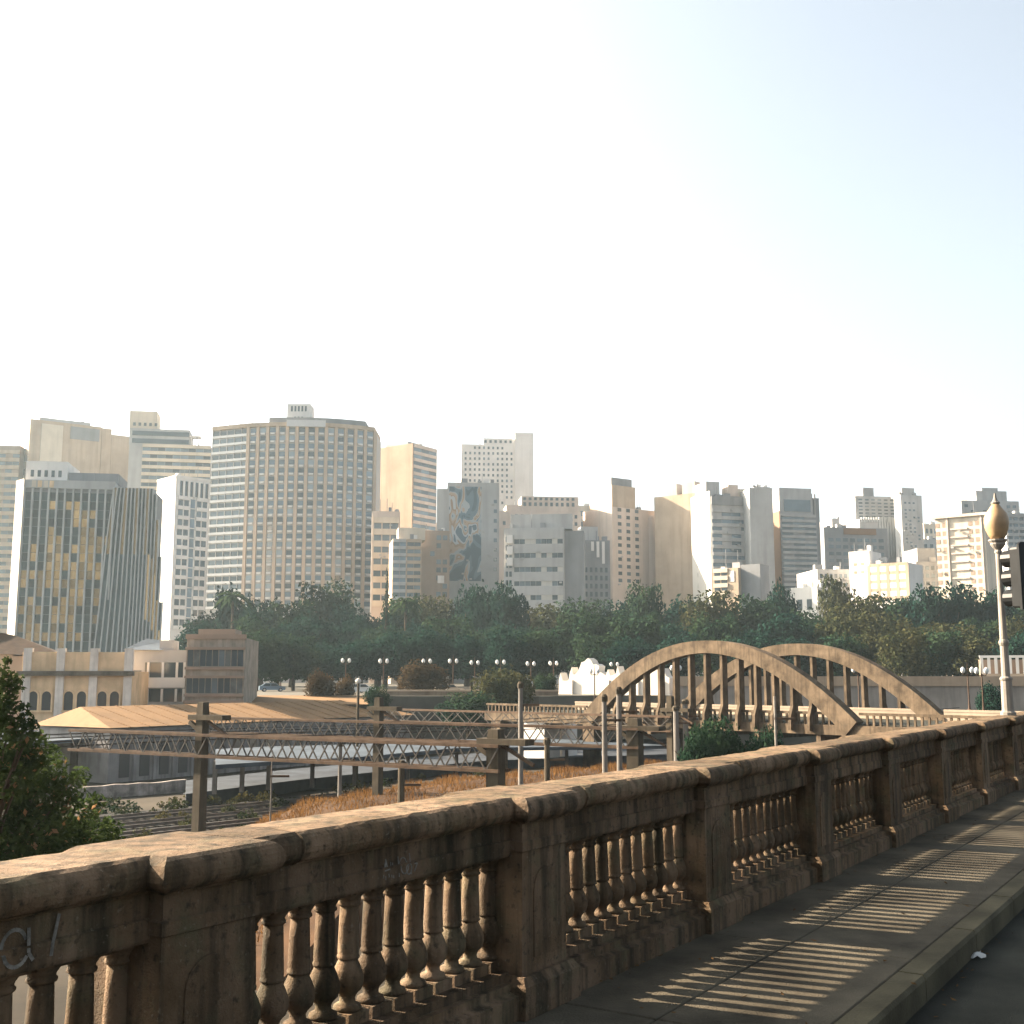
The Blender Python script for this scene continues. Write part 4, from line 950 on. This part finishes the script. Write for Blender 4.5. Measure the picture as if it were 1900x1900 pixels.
for px in (1060, 1128, 1182, 1226): MB().box(pv_.u(px,1280)-.35,pv_.u(px,1280)+.35,-.3,-.003,pv_.z(px,1297),pv_.z(px,1262)).build('pilaster', m_pav, pv_.o)
# long walls
wc = Bld('boundary_wall', 'long pale stone wall with a top band coloured as if sunlit behind the arch bridge', 1262, 1990, 1257, 150, -3, m=mat('pale_wall', (.46,.39,.33), .9, .2, .3, streak=.4), yref=1270, depth=1.2, base=-5)
MB().box(-.1,wc.w+.1,-.25,1.3,wc.h-1.1,wc.h+.15).build('coping_band', mat('painted_sun_band', (.58,.42,.29), .85, .12, .3, streak=.2), wc.o)  # tan colour paints sunlight along the top of the wall
wc2 = Bld('terrace_wall', 'low stained tan wall edging the plaza below the twin-globe lamps', 700, 1036, 1283, 150, 0, m=mat('stained_wall', (.36,.27,.19), .9, .3, .3, streak=.5), yref=1283, depth=.5, base=YARD)
MB().box(-.05,wc2.w,-.08,.55,wc2.h,wc2.h+.2).build('coping_band', c_tan, wc2.o)
cg = Bld('colonnade', 'white sunlit colonnade with close-set posts above the boundary wall behind the amber lamp', 1818, 1990, 1216, 168, -20, m=c_white, yref=1235, depth=3, base=PLAZA, wall=False)
zt, zb_ = cg.z(1850,1216), cg.z(1850,1250)
MB().box(0,cg.w,0,.5,zt-.35,zt).build('beam', c_white, cg.o); MB().box(0,cg.w,1.0,3,0,zt-.6).build('rear_wall', c_brown, cg.o)
MB().box(0,cg.w,-.1,.95,0,zb_).build('base_wall', c_tan, cg.o)
n_ = int(cg.w/.95)
for k in range(n_): MB().box(.95*k+.1,.95*k+.5,.05,.45,zb_+.002,zt-.352).build('column', c_white, cg.o)
# small white kiosk under the bridge end
kb = Bld('white_kiosk', 'tiny white sunlit kiosk with two bright panels beneath the arch bridge foot', 1024, 1043, 1329, 128, -36, m=c_white, yref=1335, depth=3, base=YARD)
MB().box(kb.w*.42,kb.w*.55,-.1,-.003,kb.h-2.2,kb.h).build('dark_post', c_brown, kb.o)
kb = Bld('white_shed', 'low white sunlit shed left of the tiny kiosk beneath the bridge', 972, 1010, 1337, 126, -36, m=c_white, yref=1340, depth=3, base=YARD)
MB().box(-.2,kb.w+.2,-.3,3.2,kb.h,kb.h+.25).build('roof', m_roofg, kb.o)

# ================================================================ TWIN GLOBE LAMPS
m_glb = mat('white_globe', (.80,.80,.78), .3, .05, 3, spec=.5)
m_iron = mat('brown_iron', (.10,.06,.04), .6, .3, 3)
ME_POST = MB().lathe([(.26,0),(.26,.35),(.16,.45),(.12,.7),(.085,1.2),(.07,4.05),(.10,4.1),(.10,4.2),(.05,4.3),(.03,5.2),(.01,5.45)], 8).mesh(m_iron)
ME_ARM = MB().tube([(-.5,0,4.25),(-.48,0,4.12),(-.3,0,4.05),(0,0,4.15),(.3,0,4.05),(.48,0,4.12),(.5,0,4.25)], .05, 6).mesh(m_iron)
ME_GLB = MB().lathe([(.08,0),(.19,.10),(.25,.27),(.23,.45),(.14,.60),(.05,.68)], 10).mesh(m_glb, True)
def twin(px, sep, yh, label, grp='twin-globe lamps along the plaza', base=PLAZA, turn=0.0, Y=None):
    Y = Y or 1.0*2142/sep
    t = at(px, yh, Y); g = thing('twin_globe_lamp', label, 'street lamp', (t.x,t.y,base), turn, grp)
    s_ = max(.7, (t.z-base)/4.55); g.scale = (s_,)*3
    ob('post', ME_POST, g); ob('arm', ME_ARM, g)
    for x in (-.5, .5): ob('globe', ME_GLB, g, (x,0,4.25))
PL = '%s twin-globe lamp of the plaza row counted from the brown warehouse'
ORD = ('first','second','third','fourth','fifth','sixth','seventh','eighth','ninth','tenth','eleventh','twelfth','thirteenth')
for _k, (px, sep, yh) in enumerate(((470,9,1224),(522,10,1225),(577,10,1225),(642,11.5,1226),(696,9,1225),(712,12.5,1227),(765,10.5,1226),(792,12,1227),(841,12,1227),(881,13.5,1230),(929,13,1229),(985,13.5,1232),(1027,13,1231))):
    twin(px, sep, yh, PL % ORD[_k], turn=random.uniform(-.25,.25))
twin(1103, 14, 1246, 'brown iron twin-globe lamp standing before the white pavilion', base=-1.9, Y=150)
twin(1140, 13, 1233, 'brown iron twin-globe lamp beyond the white pavilion roof finials', base=PLAZA, Y=172)
twin(1254, 13, 1240, 'brown iron twin-globe lamp seen between the near arch hangers', base=-1.9, Y=146)
twin(1592, 17.5, 1243, 'brown iron twin-globe lamp seen between the far arch hangers', base=-1.95, Y=121)
twin(1795, 18, 1244, 'brown iron twin-globe lamp at the right foot of the far arch', base=-1.95, Y=116)
twin(1821, 20, 1245, 'brown iron twin-globe lamp next to the pale amber-globe street lamp', base=-1.95, Y=108)

# ================================================================ CARS
m_tyre = mat('tyre_rubber', (.02,.02,.02), .9, .2, 5); m_chrome = mat('rim_metal', (.5,.5,.5), .35, .1, 5, metal=.8)
def car(px, py, Y, col, label, rz):
    m = mat('car_paint_%s' % col[0], col[1], .3, .06, 2, spec=.6)
    p = at(px, py, Y); g = thing('parked_car', label, 'car', (p.x, p.y, PLAZA+.004), rz, 'cars parked on the plaza')
    prof = [(-2.1,.28),(2.05,.28),(2.1,.55),(2.0,.78),(1.15,.90),(.55,1.38),(-1.15,1.42),(-1.75,.98),(-2.1,.92)]
    MB().rings([[(x, y, z) if z < .95 else (x, y*.86, z) for x, z in prof] for y in (-.82,-.78,.78,.82)]).build('body', m, g)
    for s_ in (-1, 1):
        MB().prism([(1.0,.93),(.5,1.33),(-.25,1.34),(-.25,.93)], s_*.815-.01, s_*.815+.01).build('side_window', GL_D, g)
        MB().prism([(-.35,.93),(-.35,1.34),(-1.1,1.35),(-1.55,.96)], s_*.815-.01, s_*.815+.01).build('side_window', GL_D, g)
        for x in (-1.3, 1.3):
            w_ = MB().rings([[(x+.31*math.cos(2*PI*i/14), yy, .31+.31*math.sin(2*PI*i/14)) for i in range(14)] for yy in (s_*.70, s_*.90)]).build('wheel', m_tyre, g)
            MB().rings([[(x+.19*math.cos(2*PI*i/10), yy, .31+.19*math.sin(2*PI*i/10)) for i in range(10)] for yy in (s_*.86, s_*.91)]).build('rim', m_chrome, w_)
        MB().box(2.03,2.09,s_*.6-.14,s_*.6+.14,.56,.72).build('headlight', m_chrome, g)
car(672, 1276, 172, ('white',(.75,.75,.74)), 'white hatchback parked side-on between the twin-globe lamps', .1)
car(655, 1274, 178, ('silver',(.42,.45,.48)), 'silver car parked behind the white hatchback', .2)
car(834, 1283, 166, ('cream',(.70,.55,.40)), 'cream car parked beside the round brown-green tree', .15)
car(505, 1272, 190, ('blue',(.10,.16,.22)), 'dark blue car parked under the park trees', .3)

# ================================================================ TREES
m_bark = mat('bark', (.09,.07,.05), .95, .35, 2, bump=.5, bscale=20)
LEAF = [leafm('leaf_dark', (.006,.021,.018), (.014,.034,.024), .2, .25), leafm('leaf_mid', (.009,.025,.017), (.026,.042,.021), .22, .3),
        leafm('leaf_olive', (.020,.028,.014), (.055,.052,.024), .22, .3), leafm('leaf_brown', (.032,.024,.014), (.075,.05,.026), .22, .4)]
def crown_mesh(m, n_leaf, lobes, leaf, seed, shape='round'):
    """leaf clumps scattered through uneven lobes; unit crown roughly radius 1, centre at origin"""
    g = np.random.default_rng(seed)
    th = g.uniform(0, 2*PI, lobes); zz = g.uniform(-.55, .9, lobes); rr = np.sqrt(np.maximum(0, 1-(zz*.9)**2))*g.uniform(.35,.78,lobes)
    C = np.stack([rr*np.cos(th), rr*np.sin(th), zz*.72], 1); R = g.uniform(.24,.46,lobes)
    C = np.vstack([C, [[0,0,.05],[.2,.1,.2],[-.25,-.1,0]]]); R = np.concatenate([R,[.62,.55,.55]])
    if shape == 'spire':
        zz = np.linspace(-1, 1, lobes); C = np.stack([g.uniform(-.14,.14,lobes), g.uniform(-.14,.14,lobes), zz], 1); R = .36*(1-.72*((zz+1)/2)**1.6)
    k = g.choice(len(R), n_leaf, p=R**2/np.sum(R**2))
    d = g.normal(size=(n_leaf,3)); d /= np.linalg.norm(d,axis=1)[:,None]
    P = C[k]+d*(R[k]*g.uniform(.55,1.06,n_leaf))[:,None]
    nn = d*.7+g.normal(size=(n_leaf,3))*.6+np.array([0,0,.25]); nn /= np.linalg.norm(nn,axis=1)[:,None]
    a = np.cross(nn, g.normal(size=(n_leaf,3))); a /= np.linalg.norm(a,axis=1)[:,None]; b = np.cross(nn, a)
    s = leaf*g.uniform(.6,1.3,n_leaf)[:,None]
    V = np.stack([P-a*s, P-b*s*.55, P+a*s, P+b*s*.55], 1).reshape(-1,3)
    me = bpy.data.meshes.new('crown'); nv = len(V)
    me.vertices.add(nv); me.vertices.foreach_set('co', V.astype(np.float32).ravel())
    me.loops.add(nv); me.loops.foreach_set('vertex_index', np.arange(nv, dtype=np.int32))
    me.polygons.add(n_leaf); me.polygons.foreach_set('loop_start', np.arange(0,nv,4,dtype=np.int32)); me.polygons.foreach_set('loop_total', np.full(n_leaf,4,dtype=np.int32))
    me.update(); me.materials.append(m); return me
CR = {}
for i, m in enumerate(LEAF):
    for v in range(2): CR[(i,v)] = crown_mesh(m, 5200, 30, .062, 20+i*5+v)
CR['spire'] = crown_mesh(LEAF[0], 3200, 26, .05, 77, 'spire')
def trunk_mesh(seed):
    g = random.Random(seed); m = MB()
    m.tube([(0,0,0),(.02,.01,.3),(0,.03,.62),(.02,0,1.0)], [.05,.038,.03,.012], 7)
    for k in range(6):
        a = k*PI/3+g.uniform(-.3,.3); z = .42+.06*k
        m.tube([(0,0,z),(.16*math.cos(a),.16*math.sin(a),z+.1),(.30*math.cos(a),.30*math.sin(a),z+.24)], [.022,.015,.005], 5)
    return m.mesh(m_bark)
TR = [trunk_mesh(i) for i in range(3)]
TRP = MB().tube([(0,0,0),(.0,.0,.5),(0,0,1.0)], [.03,.02,.006], 7).mesh(m_bark)
def tree(px, ytop, Y, wpx, kind, label, base=PLAZA, low=.2, group='trees of the park belt', name='park_tree'):
    t = at(px, ytop, Y); h = t.z-base; g = thing(name, label, 'tree', (t.x,t.y,base), random.uniform(0,6.28), group)
    o = ob('trunk', TRP if kind == 'spire' else random.choice(TR), g); o.scale = (h*.8,h*.8,h*.8)
    me = CR['spire'] if kind == 'spire' else CR[(kind, random.randint(0,1))]
    c = ob('crown', me, g, (0,0,h*(1+low)/2)); r = wpx*Y/2142/2
    zs = h*(1-low)/2*1.02
    c.scale = (r,r*random.uniform(.85,1.1),zs/(1.0 if kind == 'spire' else .92))
LB = {0:'dark green broad tree of the park belt behind the plaza', 1:'mid green broad tree of the park belt behind the plaza', 2:'olive tinged tree of the park belt behind the plaza', 3:'brownish dry-leaved tree of the park belt behind the plaza'}
LM = ((460,'the white gridded tower'),(600,'the left half of the curved hotel'),(700,'the right half of the curved hotel'),(830,'the low blocks beside the hotel'),(930,'the mural tower'),(1080,'the ribbon-windowed office'),(1215,'the pinkish stepped tower'),(1400,'the white-ended tower'),(1540,'the striped tower'),(1700,'the gridded white block'),(1840,'the cream sunlit block'),(9999,'the banded slab by the traffic light'))
KN = ('dark green','mid green','olive','brownish dry-leaved')
def lb(px, kd, row): return '%s %s park tree in front of %s' % (row, KN[kd], [n for x, n in LM if px < x][0])
# back row, by crown top
for px, yt, wpx, kd in ((395,1140,95,1),(440,1092,100,0),(488,1112,95,0),(545,1118,110,1),(605,1082,110,1),(655,1122,100,0),(705,1140,90,0),(752,1106,80,1),(800,1112,100,2),(868,1090,80,0),(905,1086,90,0),(945,1082,80,0),(1000,1128,100,2),(1085,1116,110,1),(1150,1112,90,0),
                        (1195,1086,80,1),(1245,1112,110,0),(1310,1106,110,2),(1385,1112,130,1),(1450,1084,70,0),(1490,1132,100,1),(1556,1080,80,2),(1590,1116,110,2),(1650,1108,110,1),(1708,1090,110,0),(1765,1086,110,0),(1828,1092,110,0),(1890,1096,120,1)):
    tree(px, yt, random.uniform(268,300), wpx*1.18, kd, lb(px,kd,'tall back-row'), low=.10)
# middle row
for px in range(392, 1960, 62):
    kd = random.choice([0,0,0,1,1,2,1] if px > 820 else [0,0,0,0,1])
    tree(px+random.uniform(-12,12), 1150+random.uniform(-16,18), random.uniform(228,250), random.uniform(105,140), kd, lb(px,kd,'middle-row'), low=.08)
# front row
for px in list(range(470, 1040, 66))+list(range(1120, 1960, 70)):
    kd = random.choice([0,0,0,1] if px < 1000 else [0,1,2,1])
    tree(px+random.uniform(-15,15), 1178+random.uniform(-12,14), random.uniform(200,215), random.uniform(105,140), kd, lb(px,kd,'low front-row'), low=.03)
tree(718, 1056, 262, 34, 'spire', 'dark narrow cypress rising before the right end of the curved hotel', low=.05, group=None, name='cypress')
# small trees and bushes in front of the plaza
for px, yt, Y, wpx, kd, lab, base in ((790,1228,158,100,3,'round brown-green tree hiding part of the twin-globe lamp row',-1.5),(938,1238,146,118,2,'round olive tree on the slope left of the white pavilion',-5.0),(600,1244,150,62,3,'dry brown bush beside the store shed roof',-3.0),(700,1272,140,60,1,'small green bush behind the tan hipped roof',-3.5),
                            (868,1286,140,120,1,'green hedge bush below the terrace wall',-5.5),(1010,1250,152,52,1,'small green tree beside the white pavilion',-1.5),(640,1255,152,50,3,'thin dry brown bush beside the slim yard lamp',-3.0),
                            (1340,1338,62,150,1,'green bush beneath the arch bridge beside the balustrade',-6.0),(1290,1352,60,90,1,'low green bush left of the bigger bush beneath the arch bridge',-6.0),(1420,1350,62,90,1,'low green bush around the thin white pole beneath the arch bridge',-6.0),(1840,1268,132,60,0,'dark bush at the foot of the pale street lamp',-4.0)):
    tree(px, yt, Y, wpx, kd, lab, base=base, low=.05, group=None, name='bush')

# ---- near tree at the left below the balustrade
def near_leaves(clumps, n, leaf, seed, m, name, parent):
    g = np.random.default_rng(seed); C = np.array([c[:3] for c in clumps]); R = np.array([c[3] for c in clumps])
    k = g.choice(len(R), n, p=R**2/np.sum(R**2)); d = g.normal(size=(n,3)); d /= np.linalg.norm(d,axis=1)[:,None]
    P = C[k]+d*(R[k]*g.uniform(.2,1.05,n)**.6)[:,None]
    nn = g.normal(size=(n,3))+np.array([0,0,.6]); nn /= np.linalg.norm(nn,axis=1)[:,None]
    a = np.cross(nn, g.normal(size=(n,3))); a /= np.linalg.norm(a,axis=1)[:,None]; b = np.cross(nn,a); s = leaf*g.uniform(.6,1.3,n)[:,None]
    V = np.stack([P-a*s, P-b*s*.5, P+a*s, P+b*s*.5], 1).reshape(-1,3); nv = len(V)
    me = bpy.data.meshes.new('leaf'); me.vertices.add(nv); me.vertices.foreach_set('co', V.astype(np.float32).ravel())
    me.loops.add(nv); me.loops.foreach_set('vertex_index', np.arange(nv,dtype=np.int32)); me.polygons.add(n)
    me.polygons.foreach_set('loop_start', np.arange(0,nv,4,dtype=np.int32)); me.polygons.foreach_set('loop_total', np.full(n,4,dtype=np.int32))
    me.update(); me.materials.append(m); return tag(ob(name, me, parent), kind='stuff')
NT = at(-40, 1500, 24); nt = thing('near_tree', 'leafy green tree with scattered leaves tinted orange as sunlit spots close below the balustrade', 'tree', (NT.x,NT.y,YARD))
o_ = Vector((NT.x,NT.y,YARD))
clumps = []; br = MB(); br.tube([(0,0,0),(.15,.1,2.5),(.05,0,5.0),(.2,.1,7.4)], [.24,.19,.13,.05], 8)
for px, py, Y, r in ((0,1250,22,.22),(22,1268,22,.25),(-10,1300,22,.45),(25,1330,22,.35),(45,1365,22,.30),(-5,1380,23,.6),(60,1395,23,.42),(30,1430,23,.6),(90,1430,24,.42),(-20,1460,24,.9),(70,1480,24,.65),(125,1470,24,.4),(140,1520,25,.5),(60,1545,24,.9),(0,1560,24,1.0),(120,1575,25,.7),(175,1545,26,.45),(195,1570,26,.45),(40,1610,24,1.0),(150,1610,25,.8),
                     (230,1620,27,.6),(190,1640,26,.7),(110,1640,25,.9),(165,1590,26,.6),(205,1540,27,.3),(100,1395,25,.16),(150,1440,26,.22),(175,1490,26,.25),(60,1345,22,.14),(12,1225,22,.10),(215,1590,26,.4),(-40,1350,22,.8)):
    p = at(px,py,Y)-o_; clumps.append((p.x,p.y,p.z,r))
    br.tube([(.1,.05,max(1.5,p.z*.62)),((p.x*.55),(p.y*.55),p.z*.85),(p.x,p.y,p.z+r*.3)], [.06,.035,.012], 5)
br.build('trunk', m_bark, nt)
near_leaves(clumps, 21000, .066, 5, leafm('near_leaf', (.016,.028,.010), (.045,.062,.020), .35, 1.2), 'crown', nt)
near_leaves(clumps[:14], 260, .075, 9, leafm('near_leaf_lit_tint', (.16,.085,.04), (.22,.13,.065), .35, 1.2), 'lit_tint_leaf', nt)  # orange tint on a few leaves stands for spots of sunlight

# ---- scrub along the tracks
g_ = np.random.default_rng(3); cl = []
for i in range(210):
    t_ = g_.uniform(-10,110) if i % 3 else g_.uniform(10,55); d_ = random.choice([47,49,53.8,58.2,62.8,67.1,71.2,75.5,77,79,82,84])+g_.normal()*.5
    p = td(t_, d_, YARD+.15); cl.append((p.x,p.y,p.z,g_.uniform(.25,.9)))
sb = near_leaves(cl, 22000, .16, 8, leafm('scrub_leaf', (.010,.020,.010), (.045,.040,.016), .25, .15), 'track_scrub', None)
tag(sb, 'low dark green and brown scrub growing between the tracks', 'scrub')
# ---- palms above the park belt
m_frond = leafm('palm_frond', (.012,.030,.016), (.035,.050,.022), .25, .5)
def palm_meshes():
    tr = MB().tube([(0,0,0),(.01,.0,.5),(0,.01,1.0)], [.022,.016,.013], 7).mesh(m_bark); fr = MB()
    for k in range(18):
        a = k*2.4; el = random.uniform(-.3,1.1); prev = None
        for q in range(7):
            t = q/6; r = .24*t*(1 if el < .8 else .7); z = .16*math.sin(el)*t*1.6-.20*t*t+.02
            w_ = .035*math.sin(PI*min(1,t*.9+.08)); c_ = Vector((r*math.cos(a), r*math.sin(a), 1+z)); sd_ = Vector((-math.sin(a), math.cos(a), -.35))*w_; s2 = Vector((math.sin(a), -math.cos(a), -.35))*w_
            if prev: fr.add([prev[0],prev[1],c_,c_+sd_], [(0,1,2,3)]); fr.add([prev[0],prev[2],c_+s2,c_], [(0,1,2,3)])
            prev = (c_, c_+sd_, c_+s2)
            prev = (c_, c_+sd_, c_+s2)
    return tr, fr.mesh(m_frond)
PT, PF = palm_meshes()
for px, yt, Y, lab in ((432,1096,262,'tall palm rising between the gridded tower and the curved hotel'),(752,1108,258,'tall palm beside the dark narrow cypress')):
    t = at(px, yt, Y); h = (t.z-PLAZA)/1.08; pm = thing('palm_tree', lab, 'palm', (t.x,t.y,PLAZA))
    for nm, me in (('trunk',PT),('crown',PF)):
        o = ob(nm, me, pm); o.scale = (h,h,h)
# ---- litter
m_paper = mat('paper', (.6,.6,.58), .9, .1, 9)
for px, py, z, lab in ((1704,1536,.012,'crumpled white paper scrap at the foot of the balustrade'),(1808,1776,-.135,'pale paper scrap lying on the road beside the kerb')):
    p = onz(px,py,z); k_ = MB(); n_ = 5
    vv = [(random.uniform(-.01,.01)+(i-2)*.03, (j-2)*.022+random.uniform(-.008,.008), random.uniform(0,.035)) for j in range(n_) for i in range(n_)]
    k_.add(vv, [(j*n_+i, j*n_+i+1, (j+1)*n_+i+1, (j+1)*n_+i) for j in range(n_-1) for i in range(n_-1)])
    tag(k_.build('paper_scrap', m_paper, None, p), lab, 'litter')
lv = MB()
for i in range(420):
    a = random.uniform(3,22); d_ = random.choice([random.gauss(1.62,.05), random.gauss(3.16,.06), random.uniform(1.9,3.1)]); z = -.137 if d_ < 1.70 else .004
    p = sd(a, d_, z+random.uniform(.002,.012)); r = random.uniform(.010,.024); t = random.uniform(0,6.28); c_, s_ = math.cos(t)*r, math.sin(t)*r
    lv.add([(p.x-c_,p.y-s_,p.z),(p.x+s_*.5,p.y-c_*.5,p.z+.004),(p.x+c_,p.y+s_,p.z+random.uniform(0,.012)),(p.x-s_*.5,p.y+c_*.5,p.z)], [(0,1,2,3)])
tag(lv.build('fallen_leaf', leafm('fallen_leaf', (.05,.03,.015), (.11,.065,.03), .1, 6)), 'dry fallen leaves scattered along the pavement and kerb', 'leaves', kind='stuff')

# ================================================================ HAZE
hz = MB().box(-1600,1600,-70,1600,YARD-1.6,170).build('haze', None)
hm = bpy.data.materials.new('haze'); hm.use_nodes = True; hn = hm.node_tree.nodes; hn.remove(hn['Principled BSDF'])
pvn = hn.new('ShaderNodeVolumePrincipled'); pvn.inputs['Color'].default_value = (.72,.90,1.0,1); pvn.inputs['Density'].default_value = .00010; pvn.inputs['Anisotropy'].default_value = .35
hm.node_tree.links.new(pvn.outputs[0], hn['Material Output'].inputs['Volume'])
hz.data.materials.append(hm); tag(hz, kind='stuff')
